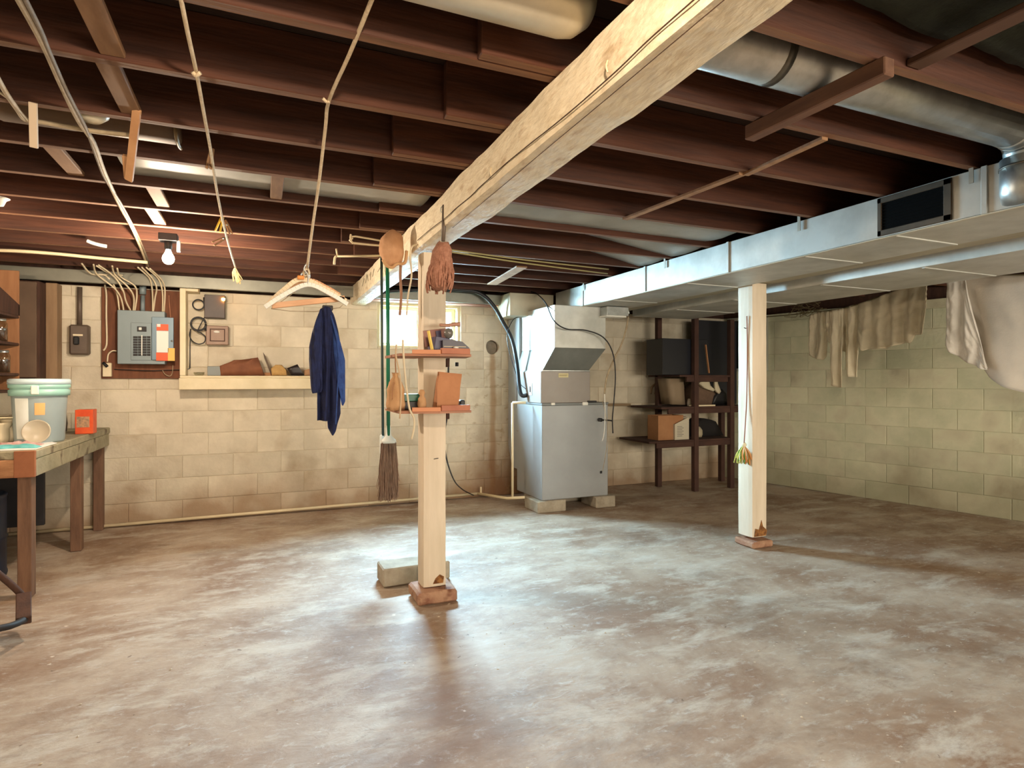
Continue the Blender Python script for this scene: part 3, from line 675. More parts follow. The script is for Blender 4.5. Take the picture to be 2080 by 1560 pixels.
tubeo('connector', [(q1.x, 4.8, 1.92), (q1.x + 0.03, 4.8, 1.92), (q1.x + 0.04, 4.8, 1.89)], 0.010, galv_m, jb)
def wire(name, label, pts, y, r, m, cat='cable', group=None, smooth=6, dy=None):
    P = [aty(px, py, (y if dy is None else y + dy[i])) for i, (px, py) in enumerate(pts)]
    return tag(tubeo(name, P, r, m, smooth=smooth), label, cat, group)
wire('flexible_conduit', 'pale flexible conduit hanging from the box under the duct', [(1276, 643), (1272, 668), (1262, 700), (1248, 728), (1233, 765), (1228, 800)], 4.8, 0.009, cable_m)
wire('power_cord', 'thin pale cord ending in a white plug before the furnace front', [(1228, 800), (1229, 840), (1227, 880), (1223, 896)], 4.8, 0.004, white_m)
wire('power_cord', 'thin dark cord looping down the right front of the furnace', [(1224, 815), (1233, 860), (1232, 910), (1224, 957)], 4.84, 0.003, cable_m)
wire('thermostat_cable', 'dark cable draped across the furnace plenum and down its right side', [(1058, 594), (1085, 594), (1108, 615), (1124, 650), (1150, 668), (1190, 671), (1225, 685), (1244, 715), (1250, 760), (1247, 815), (1244, 850), (1245, 880)], 4.78, 0.006, black_m, dy=[0.9, .75, .3, 0, 0, 0, 0, 0, 0, 0, 0, 0])
# insulated line along the back
wire('insulated_pipe', 'thick black insulated pipe arching along the back wall into the furnace', [(722, 608), (745, 602), (805, 590), (930, 589), (975, 596), (1003, 622), (1022, 655), (1040, 690), (1050, 740), (1057, 798), (1070, 803)], 5.60, 0.021, black_m, 'pipe', dy=[.08, .08, .06, .02, 0, 0, -.03, -.08, -.15, -.25, -.3])
wire('thermostat_cable', 'thin black wire beside the insulated pipe above the furnace', [(1035, 590), (1040, 612), (1060, 640), (1042, 650), (1030, 690), (1052, 770), (1068, 790)], 5.5, 0.004, black_m, dy=[.2, .2, .1, .05, 0, -.05, -.15])
# condensate line
cp = thing('drain_pipe', 'cream plastic drain pipe running along the floor and up beside the furnace', 'pipe', (2.3, 5.3, 0))
tubeo('floor_run', [(-1.9, 5.905, 0.018), (2.12, 5.90, 0.045)], 0.014, pvc_m, cp, smooth=1)
tubeo('angled_run', [(2.12, 5.90, 0.045), tuple(aty(1030, 1012, 5.35)), tuple(aty(1066, 1010, 5.22))], 0.014, pvc_m, cp, smooth=1)
a_ = aty(1041, 1010, 5.32); b_ = aty(1041, 818, 5.32)
tubeo('riser', [a_, b_], 0.013, pvc_m, cp, smooth=1); tubeo('elbow_arm', [b_, aty(1068, 818, 5.25)], 0.013, pvc_m, cp, smooth=1)
tubeo('cleanout', [(2.14, 5.86, 0.05), (2.14, 5.86, 0.12)], 0.012, pvc_m, cp, smooth=1)

# ================================================================== BACK WALL FIXTURES
bd = tag(box('backer_board', (-1.235, 5.915, 1.262), (-0.645, 5.94, 2.03), ply_m), 'brown plywood board on the back wall behind the grey breaker panel', 'board')
bp = thing('breaker_panel', 'open grey electrical breaker panel with rows of black breakers', 'electrical panel', (-0.95, 5.85, 1.37))
PY = 5.80
box('enclosure', (-1.10, PY, 1.385), (-0.755, 5.915, 1.835), panel_m, bp, bev=0.004)
def fp(px, py, y=PY): v = aty(px, py, y); return v
ff = [fp(266, 655), fp(308, 732)]
box('inner_frame', (ff[0].x, PY - 0.006, ff[1].z), (ff[1].x, PY, ff[0].z), panel_m, bp, bev=0.002)
mb = [fp(279, 663), fp(298, 674)]
ms = box('main_breaker', (mb[0].x, PY - 0.012, mb[1].z), (mb[1].x, PY - 0.006, mb[0].z), dark_m, bp, bev=0.001)
box('breaker_toggle', (mb[0].x + 0.012, PY - 0.020, mb[1].z + 0.012), (mb[0].x + 0.034, PY - 0.012, mb[0].z - 0.008), white_m, ms)
for c, (xa, xb) in enumerate(((271, 280), (281, 287), (290, 298), (299, 306))):
    for r_ in range(8):
        t0 = fp(xa, 683 + r_ * 5.1); t1 = fp(xb, 683 + r_ * 5.1 + 4.2)
        b = box('breaker', (t0.x, PY - 0.012, t1.z), (t1.x, PY - 0.006, t0.z), dark_m, bp, bev=0.001)
    t0 = fp(287.5, 681); t1 = fp(289.5, 722)
box('label_strip', (t0.x, PY - 0.010, t1.z), (t1.x, PY - 0.006, t0.z), white_m, bp, bev=0)
dr = box('panel_door', (-0.87 + 0.02, PY - 0.022, 1.42), (-0.688, PY - 0.006, 1.785), mat('panel_door_blue', (110, 132, 146), rough=0.4, metal=0.2), bp, bev=0.003)
def card(nm, x0, z0, x1, z1, m, par, y=PY - 0.0235):
    a = fp(x0, z0, y); b = fp(x1, z1, y); return box(nm, (a.x, y, b.z), (b.x, y + 0.0012, a.z), m, par, bev=0)
card('label_top', 318, 658, 342, 672, orange_m, dr); card('label_body', 318, 672, 342, 716, white_m, dr)
card('label_foot', 317, 716, 341, 733, orange_m, dr); card('label_sticker', 341, 707, 355, 733, mat('label_yellow', (230, 180, 84), rough=0.5), dr)
card('label_spot', 319, 658, 326, 664, white_m, dr, PY - 0.0250)
a = fp(350, 693); tubeo('door_latch', [(a.x, PY - 0.022, a.z), (a.x, PY - 0.03, a.z)], 0.008, galv_m, dr, seg=12, smooth=1)
tubeo('conduit_stub', [aty(290, 640, 5.85), aty(290, 600, 5.85)], 0.017, panel_m, bp, seg=12, smooth=1)
tubeo('conduit_fitting', [aty(290, 598, 5.85), aty(290, 580, 5.85)], 0.026, panel_m, bp, seg=12, smooth=1)
# cables feeding the panel
CG = 'pale cables fanning from the joists into the breaker panel'
feeds = [[(166, 535), (185, 556), (215, 560), (236, 590), (243, 636)], [(190, 537), (197, 557), (232, 585), (246, 606), (252, 636)], [(200, 538), (232, 562), (250, 590), (256, 612), (268, 636)],
         [(228, 540), (234, 558), (262, 585), (272, 605), (270, 636)], [(238, 545), (245, 562), (273, 580), (278, 600), (273, 636)], [(280, 543), (302, 563), (308, 580), (310, 605), (310, 636)],
         [(288, 543), (310, 566), (318, 585), (315, 605), (311, 636)], [(297, 543), (322, 567), (330, 595), (330, 636)], [(304, 545), (328, 568), (335, 590), (333, 636)], [(166, 535), (186, 557), (232, 560), (248, 590)],
         [(196, 540), (225, 556), (258, 562), (275, 582)]]
FL = ['outermost left pale cable bending down to the left corner of the breaker panel', 'second pale cable from the left entering the breaker panel top', 'third pale cable from the left crossing over two others above the panel',
      'fourth pale cable from the left, dropping just left of the grey conduit', 'pale cable bowing out closest to the left side of the grey conduit', 'first pale cable right of the grey conduit', 'second pale cable right of the grey conduit, bowed outward',
      'third pale cable right of the grey conduit, nearly straight', 'rightmost pale cable entering the breaker panel top', 'pale cable running sideways under the joists over the other panel cables', 'short pale cable crossing sideways below the joists above the panel']
for fi, f_ in enumerate(feeds):
    n = len(f_)
    P = []
    for i, (px, py) in enumerate(f_):
        t = i / (n - 1); y = 5.52 + (5.84 - 5.52) * t if py > 560 or i else 5.45
        P.append(aty(px, py, y))
    tag(tubeo('feeder_cable', P, 0.0062, cablew_m), FL[fi], 'cable', CG)
wire('feeder_cable', 'long pale cable hanging down the plywood left of the breaker panel', [(213, 578), (216, 600), (216, 640), (217, 690), (215, 705), (210, 712)], 5.90, 0.007, cablew_m)
wire('outlet_cord', 'short pale loop of cable between outlet and breaker panel', [(218, 735), (220, 720), (228, 713), (237, 713)], 5.88, 0.006, cablew_m)
wire('bell_wire', 'thin reddish wire at the right of the breaker panel', [(343, 600), (344, 620), (347, 650)], 5.90, 0.004, mat('red_wire', (176, 120, 90)))
wire('bell_wire', 'thin dark wire running under the breaker panel to the wall frame', [(232, 750), (300, 753), (335, 752), (380, 750), (385, 742), (386, 700)], 5.895, 0.0035, black_m)
wire('bell_wire', 'thin dark loose wire looping under the breaker panel door', [(330, 752), (335, 760), (345, 764), (350, 757), (351, 742)], 5.89, 0.003, cable_m)
ot = thing('wall_outlet', 'pale surface-mounted outlet with a black plug at the board corner', 'outlet', (-1.2, 5.9, 1.27))
a = aty(208, 765, 5.88); b = aty(226, 737, 5.88); box('outlet_box', (a.x, 5.88, a.z), (b.x, 5.915, b.z), cream_m, ot, bev=0.004)
tubeo('plug', [aty(209, 736, 5.86), aty(218, 745, 5.86)], 0.012, black_m, ot, seg=8, smooth=1)
mt = thing('meter_box', 'dark brown switch box with vertical conduit left of the breaker panel', 'electrical box', (-1.4, 5.88, 1.47))
mbx = mat('brown_grey_enamel', (92, 78, 68), (104, 90, 78), 0.5, 0.2, scale=5)
a = aty(140, 720, 5.86); b = aty(180, 660, 5.86); bx = box('enclosure', (a.x, 5.86, a.z), (b.x, 5.935, b.z), mbx, mt, bev=0.012)
a = aty(150, 700, 5.855); b = aty(161, 684, 5.855); box('handle', (a.x, 5.835, a.z), (b.x, 5.86, b.z), black_m, mt, bev=0.006)
a = aty(148, 682, 5.858); b = aty(168, 679, 5.858); box('badge', (a.x, 5.857, a.z), (b.x, 5.86, b.z), cream_m, mt, bev=0)
tubeo('conduit', [aty(162, 660, 5.9), aty(162, 583, 5.9)], 0.018, mbx, mt, seg=12, smooth=1)

# boxed ledge
fr = thing('wall_ledge', 'cream-painted boxed ledge on the back wall carrying odds and ends', 'shelf', (0.0, 5.9, 1.17))
LY = 5.76
box('ledge_board', (-0.640, LY, 1.268), (0.60, 5.94, 1.288), cream_m, fr); box('apron', (-0.645, LY - 0.012, 1.168), (0.60, LY + 0.012, 1.268), cream_m, fr)
box('side_board', (-0.640, LY, 1.29), (-0.595, 5.94, 2.06), cream_m, fr); box('top_cleat', (-0.595, LY, 2.015), (-0.50, 5.94, 2.06), cream_m, fr)
hb = thing('humidistat_box', 'small dark box with a glowing orange pilot lamp mounted above the ledge', 'electrical box', (-0.4, 5.9, 1.86))
a = aty(415, 645, 5.84); b = aty(457, 600, 5.84); box('box', (a.x, 5.84, a.z), (b.x, 5.94, b.z), mat('box_dark_brown', (62, 52, 48), (76, 64, 58), 0.5, scale=6), hb, bev=0.004)
a = aty(453.5, 608, 5.82)
lat('pilot_lamp', [(0, -0.016), (0.012, -0.011), (0.016, 0), (0.014, 0.01), (0, 0.014)], mat('pilot_glow', (255, 150, 40), emit=((1, 0.42, 0.06, 1), 22)), hb, c=a, seg=14)
mb2 = thing('timer_box', 'small square mauve-brown meter with framed dial under the pilot box', 'meter', (-0.4, 5.9, 1.63))
mv = mat('mauve_brown', (138, 110, 92), (150, 122, 102), 0.5, scale=6)
a = aty(418, 700, 5.86); b = aty(464, 662, 5.86); box('case', (a.x, 5.86, a.z), (b.x, 5.94, b.z), mv, mb2, bev=0.006)
a = aty(426, 693, 5.85); b = aty(457, 668, 5.85); boxes('bezel', [((a.x, 5.853, a.z), (b.x, 5.861, a.z + 0.008)), ((a.x, 5.853, b.z - 0.008), (b.x, 5.861, b.z)), ((a.x, 5.853, a.z), (a.x + 0.008, 5.861, b.z)), ((b.x - 0.008, 5.853, a.z), (b.x, 5.861, b.z))], mat('bezel_brown', (84, 60, 48)), mb2, bev=0.001)
c_ = aty(440, 674, 5.852); lat('dial', [(0, -0.003), (0.024, -0.002), (0.024, 0.002), (0, 0.003)], white_m, mb2, c=c_, seg=16, M=Matrix.Rotation(PI / 2, 4, 'X') , sy=0.4)
def ringo(px, py, rpx, y, r, m, lab, open_=0.0, extra=()):
    c = aty(px, py, y); R_ = rpx / F_PX * 5.3; P = [c + Vector((R_ * math.cos(t), 0, R_ * math.sin(t))) for t in [open_ + i * (2 * PI - open_ * 0.6) / 18 for i in range(19)]]
    P += [aty(*e, y) for e in extra]
    return tag(tubeo('cable_coil', P, r, m, smooth=2), lab, 'cable', None)
ringo(403, 619, 10, 5.86, 0.006, black_m, 'small black loop of cable highest left of the pilot box', 0.2, [(414, 604)])
ringo(403, 658, 13, 5.86, 0.008, black_m, 'thick black coil of cable beside the square meter', 0.1, [(418, 672)])
wire('cable_coil', 'loose thin black cable loop hanging lowest beside the square meter', [(388, 668), (385, 680), (390, 692), (403, 699), (415, 695), (417, 684), (408, 676), (402, 671), (418, 640)], 5.86, 0.005, black_m)
wire('bell_wire', 'thin dark wire down the inside of the ledge side board', [(387, 668), (386, 700), (386, 748)], 5.90, 0.0035, black_m)
# things on the ledge (eye level, so bases at ledge top z 1.29)
LZ = 1.289
tag(lat('glass_dish', [(0, 0), (0.03, 0), (0.042, 0.014), (0.045, 0.03), (0.041, 0.03), (0.036, 0.012), (0, 0.006)], jar_m, c=(-0.50, 5.85, LZ), seg=20), 'little clear glass dish at the left end of the ledge', 'dish')
tag(box('grey_tin', (aty(422, 750, 5.84).x, 5.80, LZ), (aty(449, 750, 5.84).x, 5.87, LZ + 0.082), mat('tin_grey', (120, 126, 124), rough=0.5, metal=0.2)), 'small grey tin beside the brown bag on the ledge', 'tin')
def lump_poly(name, pts, y0, y1, m, lab, cat, amp=0.006):
    bm = bmesh.new(); P = [aty(px, py, (y0 + y1) / 2) for px, py in pts]
    for p in P: p.y = y0; p.z = max(p.z, LZ)
    ngon_prism(bm, P, (0, y1 - y0, 0)); bmesh.ops.triangulate(bm, faces=[f for f in bm.faces if len(f.verts) > 4])
    bmesh.ops.subdivide_edges(bm, edges=bm.edges[:], cuts=2, use_grid_fill=True)
    for v in bm.verts: v.co += amp * noise.noise_vector(v.co * 16); v.co.z = max(v.co.z, LZ); v.co.y = min(v.co.y, 5.938)
    return tag(finish(name, bm, m, None, True), lab, cat)
lump_poly('leather_pouch', [(449, 763), (447, 744), (462, 738), (475, 732), (500, 731), (524, 727), (532, 748), (537, 763)], 5.80, 5.86, mat('leather_brown', (112, 66, 42), (128, 80, 52), 0.8, scale=12), 'slumped brown leather pouch lying on the ledge', 'pouch')
bm = bmesh.new(); ngon_prism(bm, [aty(534, 715, 5.85), aty(540, 724, 5.85), aty(551, 752, 5.85), aty(551, 763, 5.85), aty(545, 748, 5.85), aty(537, 728, 5.85)], (0, 0.012, 0))
tag(finish('saw_blade', bm, mat('blade_dark', (74, 60, 44), rough=0.5, metal=0.4)), 'thin dark blade leaning up against the ledge wall', 'tool')
lump_poly('sponge', [(552, 763), (551, 748), (560, 741), (572, 742), (581, 752), (583, 763)], 5.80, 5.87, mat('sponge_tan', (178, 140, 84), (194, 156, 98), 0.95, scale=30, bump=0.5), 'rounded tan sponge on the ledge', 'sponge')
lump_poly('black_case', [(592, 763), (583, 748), (604, 740), (617, 761), (617, 763)], 5.80, 5.85, mat('case_black', (38, 30, 30), rough=0.35), 'small tilted black case at the right of the ledge', 'case', 0.001)
lump_poly('wood_scrap', [(618, 763), (618, 752), (632, 748), (636, 763)], 5.80, 5.86, pale_m, 'small scrap of brown wood on the ledge beside the coveralls', 'wood scrap', 0.001)
tag(box('cardboard_strip', (-0.02, 5.86, LZ), (0.16, 5.90, LZ + 0.03), card_m), 'low strip of cardboard behind the leather pouch', 'cardboard')

# bulbs
def bulb(name, c, lab, m, par=None):
    t = thing(name, lab, 'lamp', c)
    lat('bulb_glass', [(0, -0.055), (0.018, -0.050), (0.030, -0.036), (0.034, -0.02), (0.030, -0.004), (0.02, 0.014), (0.014, 0.03), (0.013, 0.04)], m, t, c=c, seg=20)
    lat('socket', [(0.014, 0.035), (0.02, 0.04), (0.022, 0.085), (0.0, 0.09)], black_m, t, c=c, seg=16)
    return t
glow = mat('bulb_glow', (255, 250, 240), emit=((1, 0.93, 0.82, 1), 9))
bt = bulb('bare_bulb', BULB, 'lit bare bulb in a black socket hanging from the joists', glow)
# lamp light passes its own glass: lights sit just under the glass
bpy.data.objects['bulb_light'].location = (BULB[0], BULB[1] - 0.02, BULB[2] - 0.10)
box('mounting_box', (BULB[0] - 0.05, BULB[1] - 0.03, 2.09), (BULB[0] + 0.05, BULB[1] + 0.05, 2.135), dark_m, bt)
box('pull_switch', (BULB[0] + 0.045, BULB[1] - 0.01, 2.03), (BULB[0] + 0.065, BULB[1] + 0.01, 2.10), white_m, bt)
dm = thing('ceiling_lampholder', 'white porcelain dome lampholder between the joists at upper left', 'lamp', (-0.545, 2.45, 2.2))
lat('dome', [(0, -0.055), (0.03, -0.05), (0.052, -0.03), (0.06, 0.0), (0.075, 0.012), (0.075, 0.022), (0, 0.024)], mat('porcelain', (216, 208, 184), rough=0.3), dm, c=(-0.545, 2.47, 2.205), seg=24)
tag(tubeo('spiral_fitting', [aty(177, 489, 4.6), aty(190, 494, 4.6), aty(205, 498, 4.6), aty(217, 500, 4.6)], 0.012, white_m), 'small whitish fitting stuck on the orange-lit joist at left', 'fitting')
tag(lat('lampholder', [(0, -0.04), (0.025, -0.035), (0.035, -0.01), (0.05, 0.0), (0, 0.003)], white_m, c=atz(-6, 402, 2.12), seg=18), 'white lampholder cut by the left edge of the picture', 'lamp')

# ceiling cables, left
def zwire(name, lab, pts, z, r, m, cat='cable', zs=None, smooth=5):
    return tag(tubeo(name, [atz(px, py, z if zs is None else zs[i]) for i, (px, py) in enumerate(pts)], r, m, smooth=smooth), lab, cat)
zwire('ceiling_cable', 'long grey cable stapled under the joists from front to breaker panel', [(28, -20), (68, 52), (95, 105), (128, 180), (160, 245), (190, 290), (212, 350), (245, 420), (272, 470), (300, 540)], 2.143, 0.009, cable_m, smooth=4)
zwire('ceiling_cable', 'second grey cable running twisted beside the long stapled one', [(42, -20), (82, 60), (100, 105), (138, 190), (175, 262), (200, 330), (215, 365), (252, 425), (285, 490), (303, 535)], 2.140, 0.006, mat('cable_dark', (96, 84, 68), (120, 106, 86), 0.7, scale=20), smooth=4)
zwire('ceiling_cable', 'grey cable entering at left edge and turning along the joists', [(-20, 130), (10, 185), (35, 222), (52, 243), (85, 248), (140, 258), (200, 268), (270, 275)], 2.145, 0.008, cable_m, smooth=4)
zwire('ceiling_cable', 'thin cable tail crossing toward the brown register boot', [(-20, 176), (15, 198), (45, 232), (56, 244)], 2.143, 0.005, cable_m)
zwire('lamp_pipe', 'bright pale pipe lit from below running along the rear joists at left', [(-30, 508), (40, 510), (120, 516), (200, 524), (300, 533)], 2.12, 0.012, pvc_m, 'pipe')
# brown register boot hanging in bay
bt_ = thing('register_boot', 'dark brown sheet boot tucked between the joists behind the tan stick', 'duct', (-0.5, 2.6, 2.1))
a = atz(110, 300, 2.12); b = atz(368, 268, 2.12)
lat('boot_body', [(0, 0), (0.05, 0), (0.055, 0.01), (0.055, 0.55), (0.045, 0.57), (0, 0.575)], mat('boot_brown', (78, 58, 40), (96, 74, 52), 0.6, 0.3, scale=6), bt_, c=(-0.86, 2.62, 2.215), M=Matrix.Rotation(PI / 2, 4, 'Y'), sx=0.75, sy=1.6)
tubeo('boot_rim', [(-0.30, 2.535, 2.23), (-0.295, 2.545, 2.175), (-0.295, 2.62, 2.165), (-0.295, 2.70, 2.18)], 0.007, mat('boot_rim', (110, 92, 62), rough=0.5, metal=0.4), bt_)
# sticks hanging
bm = bmesh.new(); bar(bm, aty(67, 208, 2.36), aty(69, 300, 2.42), 0.022, 0.012, up=(0, 1, 0)); tag(finish('wooden_stick', bm, mat('stick_pale', (200, 182, 158), rough=0.7)), 'pale flat stick hanging at far upper left beneath the joists', 'stick')
bm = bmesh.new(); bar(bm, aty(278, 222, 2.34), aty(262, 366, 2.62), 0.026, 0.012, up=(0, 1, 0)); tag(finish('wooden_stick', bm, mat('stick_tan', (190, 142, 100), (208, 160, 116), 0.7, scale=8)), 'tan flat stick hanging slanted under the brown boot', 'stick')
bm = bmesh.new(); bar(bm, aty(258, 316, 2.60), aty(262, 362, 2.66), 0.03, 0.02, up=(0, 1, 0)); tag(finish('wood_wedge', bm, mat('stick_tan', (1, 1, 1))), 'short tan wedge beside the lower end of the slanted stick', 'wood scrap')

# clotheslines, ropes, pegs
def pt(px, py, y): return aty(px, py, y)
r1 = thing('clothesline', 'cream rope running under the joists left of centre, frayed at its end', 'rope', (-0.18, 3, 2.1))
rp1 = [atz(362, -30, 2.16), atz(382, 70, 2.15), atz(399, 148, 2.145), atz(415, 235, 2.13), atz(429, 312, 2.12), atz(440, 385, 2.10), atz(455, 460, 2.06), atz(468, 510, 2.04), atz(478, 543, 2.02)]
tubeo('rope', rp1, 0.0055, rope_m, r1)
tubeo('knot', [atz(391, 146, 2.14), atz(398, 153, 2.135), atz(407, 148, 2.14)], 0.006, rope_m, r1)
e0 = rp1[-1]
bm = bmesh.new()
for i in range(16):
    a = random.uniform(-1, 1); tube(bm, [e0, e0 + Vector((0.02 * a, 0.03, -0.03)), e0 + Vector((0.03 + 0.06 * a * random.random(), 0.03, -0.07 - 0.04 * random.random()))], 0.003, 4, 2)
tag(finish('frayed_end', bm, mat('fray', (176, 150, 104)), r1, True), kind='stuff')
def peg(c, d, m, lab, gap=0.012, L=0.085):
    c = Vector(c); d = Vector(d).normalized(); s = d.cross(Vector((0.39, 0.92, 0))).normalized()
    t = thing('clothespin', lab, 'clothespin', c)
    for sg in (-1, 1):
        bm = bmesh.new(); bar(bm, c + s * 0.004 * sg, c + d * L + s * gap * sg, 0.010, 0.008, up=s); finish('prong', bm, m, t)
    tubeo('spring', [c + d * 0.03 - Vector((0, 0.008, 0)), c + d * 0.03 + Vector((0, 0.008, 0))], 0.006, galv_m, t, smooth=1)
wood_pg = mat('peg_wood', (150, 116, 84), rough=0.8)
A_ = pt(453, 437, 3.75); peg(A_, pt(443, 468, 3.75) - A_, yellow_m, 'yellow plastic clothespin gripping the frayed clothesline', 0.014, 0.1)
A_ = pt(457, 447, 3.8); peg(A_, pt(467, 470, 3.8) - A_, wood_pg, 'wooden clothespin beside the yellow one on the frayed rope', 0.008)
A_ = pt(464, 480, 4.0); peg(A_, pt(436, 494, 4.0) - A_, wood_pg, 'wooden clothespin sticking out sideways below the yellow one', 0.012, 0.1)
A_ = pt(431, 302, 2.68); peg(A_, pt(425, 335, 2.68) - A_, wood_pg, 'wooden clothespin highest up on the frayed rope', 0.008)
r2 = thing('clothesline', 'cream rope coming down from the joists holding the coat hangers', 'rope', (0.2, 2.4, 2.0))
tubeo('rope', [atz(768, -30, 2.17), atz(755, 0, 2.165), atz(710, 110, 2.155), atz(668, 205, 2.145), aty(661, 260, 2.13), aty(648, 370, 2.42), aty(635, 460, 2.66), aty(624, 545, 2.88)], 0.0058, rope_m, r2, smooth=4)
tubeo('knot', [atz(656, 200, 2.145), atz(664, 207, 2.14), atz(669, 206, 2.14)], 0.005, rope_m, r2)
tubeo('knot', [aty(624, 545, 2.88), aty(617, 552, 2.88), aty(619, 560, 2.88), aty(628, 556, 2.88), aty(625, 545, 2.88)], 0.005, rope_m, r2)
HYc = 2.9
def hanger(lab, L_, R_, top, m, w, h, y, barm=None, barpts=None, tipm=None):
    t = thing('coat_hanger', lab, 'hanger', aty(*top, y), 'coat hangers on the rope')
    bm = bmesh.new(); 
    pts = [aty(*L_, y), aty((L_[0] * 0.55 + top[0] * 0.45), (L_[1] * 0.45 + top[1] * 0.55) , y), aty(*top, y), aty((R_[0] * 0.55 + top[0] * 0.45), (R_[1] * 0.45 + top[1] * 0.55), y), aty(*R_, y)]
    P = catmull(pts, 6)
    for a, b in zip(P, P[1:]): bar(bm, a, b, w, h)
    finish('shoulder', bm, m, t)
    tubeo('hook', [aty(*top, y), aty(top[0] + 1, top[1] - 12, y), aty(624, 555, y), aty(618, 548, y), aty(621, 538, y), aty(628, 540, y)], 0.0032, galv_m, t)
    if barpts:
        bm = bmesh.new(); bar(bm, aty(*barpts[0], y), aty(*barpts[1], y), 0.016, 0.026); finish('trouser_bar', bm, barm, t)
    return t
hw = mat('hanger_wood', (196, 146, 104), (212, 162, 118), 0.5, scale=8, stretch=(1, 4, 4)); hc = mat('hanger_cream', (226, 204, 168), rough=0.5)
hanger('front wooden coat hanger with a flat trouser bar', (545, 618), (703, 612), (612, 567), hc, 0.016, 0.022, 2.90, hw, ((552, 621), (700, 606)))
hanger('white plastic coat hanger overlapping the wooden one', (538, 624), (706, 618), (625, 578), white_m, 0.012, 0.020, 2.86)
hanger('tan wooden coat hanger at the back of the bunch', (556, 606), (690, 600), (628, 570), hw, 0.014, 0.02, 2.95)
tag(tubeo('coat_hanger', [aty(551, 627, 2.93), aty(590, 632, 2.93), aty(640, 633, 2.93), aty(690, 625, 2.93), aty(704, 612, 2.93), aty(628, 572, 2.93), aty(551, 627, 2.93)], 0.002, cable_m, smooth=1), 'thin wire coat hanger below the wooden ones', 'hanger', 'coat hangers on the rope')
tag(box('size_tag', tuple(aty(604, 567, 2.87) - Vector((0, 0.004, 0))), tuple(aty(618, 560, 2.87) + Vector((0, 0.004, 0))), mat('tag_orange', (226, 140, 50), rough=0.5)), 'small orange clip around the hanger hooks', 'clip')
# navy coveralls
cv = thing('coveralls', 'navy blue coveralls hanging from the coat hanger bar', 'clothing', aty(662, 625, 2.9))
f29 = lambda a, b: aty(a, b, 2.90)
drape('body', [(644, 650), (650, 628), (660, 623), (670, 626), (677, 640), (686, 672), (692, 700)], [(644, 854), (667, 855), (668, 870), (675, 885), (682, 874), (686, 858), (692, 840)], f29, navy_m, cv, 36, 36, bulge=0.035, amp=0.03, freq=14, seed=2)
drape('sleeve', [(628, 705), (634, 676), (642, 650), (650, 630), (654, 630)], [(628, 730), (632, 790), (634, 799), (652, 797), (654, 790)], lambda a, b: aty(a, b, 2.865), navy_m, cv, 20, 30, bulge=0.026, amp=0.02, freq=8, seed=4)
drape('sleeve', [(676, 650), (682, 668), (692, 700), (701, 732)], [(676, 700), (684, 770), (696, 826), (701, 815)], lambda a, b: aty(a, b, 2.87), blue_m, cv, 18, 30, bulge=0.02, amp=0.012, freq=5, seed=6)
tubeo('piping', [aty(672, 640, 2.82), aty(684, 690, 2.82), aty(688, 740, 2.83), aty(685, 800, 2.84), aty(682, 862, 2.85)], 0.003, blue_m, cv)
box('waistband_clip', tuple(aty(655, 630, 2.88)), tuple(aty(675, 622, 2.91)), dark_m, cv)
# cords to the duct and drying arms at beam
for i, (a, b) in enumerate((((905, 506), (1236, 547)), ((905, 510), (1234, 556)))):
    tag(tubeo('clothesline', [aty(*a, 3.62), aty((a[0] + b[0]) / 2, (a[1] + b[1]) / 2 + 2, 3.85 + 0.05 * i), aty(*b, 4.05 + 0.1 * i)], 0.0055, mat('old_line', (168, 156, 108), rough=0.8), smooth=3), 'taut olive clothesline from beam to duct, the %s of two' % ('upper', 'lower')[i], 'rope')
da = thing('drying_rack_arm', 'cream looped drying arm fixed to the beam, the upper one', 'rack', aty(745, 488, 3.7))
tubeo('arm', [aty(790, 492, 3.7), aty(722, 480, 3.7), aty(716, 484, 3.7), aty(715, 493, 3.7), aty(790, 500, 3.7)], 0.006, pvc_m, da, smooth=2)
tubeo('end_hook', [aty(713, 476, 3.7), aty(712, 485, 3.7), aty(717, 495, 3.7)], 0.006, pvc_m, da)
da = thing('drying_rack_arm', 'cream straight drying arm fixed to the beam, the lower one', 'rack', aty(725, 520, 4.1))
tubeo('arm', [aty(775, 519, 4.1), aty(684, 521, 4.1)], 0.0075, pvc_m, da, smooth=1)
tubeo('end_peg', [aty(683, 505, 4.1), aty(685, 519, 4.1)], 0.006, pvc_m, da, smooth=1); tubeo('end_peg', [aty(684, 520, 4.1), aty(680, 524, 4.1), aty(679, 537, 4.1)], 0.008, pvc_m, da, smooth=2)

# ================================================================== POST 1 SHELVES AND HANGINGS
def post_shelf(lab, z, y0, dz):
    t = thing('post_shelf', lab, 'shelf', (0.9, 3.1, z), None)
    bm = bmesh.new(); ngon_prism(bm, [(0.66, 3.03, z), (0.86, 2.98, z), (1.04, 3.0, z), (1.09, 3.25, z), (1.0, 3.255, z), (0.84, 3.255, z), (0.66, 3.22, z)], (0, 0, 0.014)); finish('front_board', bm, terra_m, t)
    bm = bmesh.new(); ngon_prism(bm, [(0.66, 3.256, z), (0.835, 3.256, z), (0.835, 3.40, z), (0.66, 3.42, z)], (0, 0, 0.014)); finish('side_board', bm, terra_m, t)
    bm = bmesh.new(); bar(bm, (0.865, 2.975, z + 0.028), (1.03, 3.0, z + 0.028), 0.018, 0.030); finish('front_lip', bm, mat('lip_red', (158, 92, 64), (176, 110, 80), 0.55, scale=6), t)
    bm = bmesh.new(); bar(bm, (0.72, 3.01, z + 0.022), (0.865, 2.98, z + 0.022), 0.018, 0.022); finish('front_lip', bm, mat('lip_pale', (206, 140, 100), rough=0.6), t)
    box('bracket', (0.98, 3.262, z - 0.05), (1.0, 3.36, z), darkw_m, t)
    return t
ZU = 1.375; ZL = 1.075
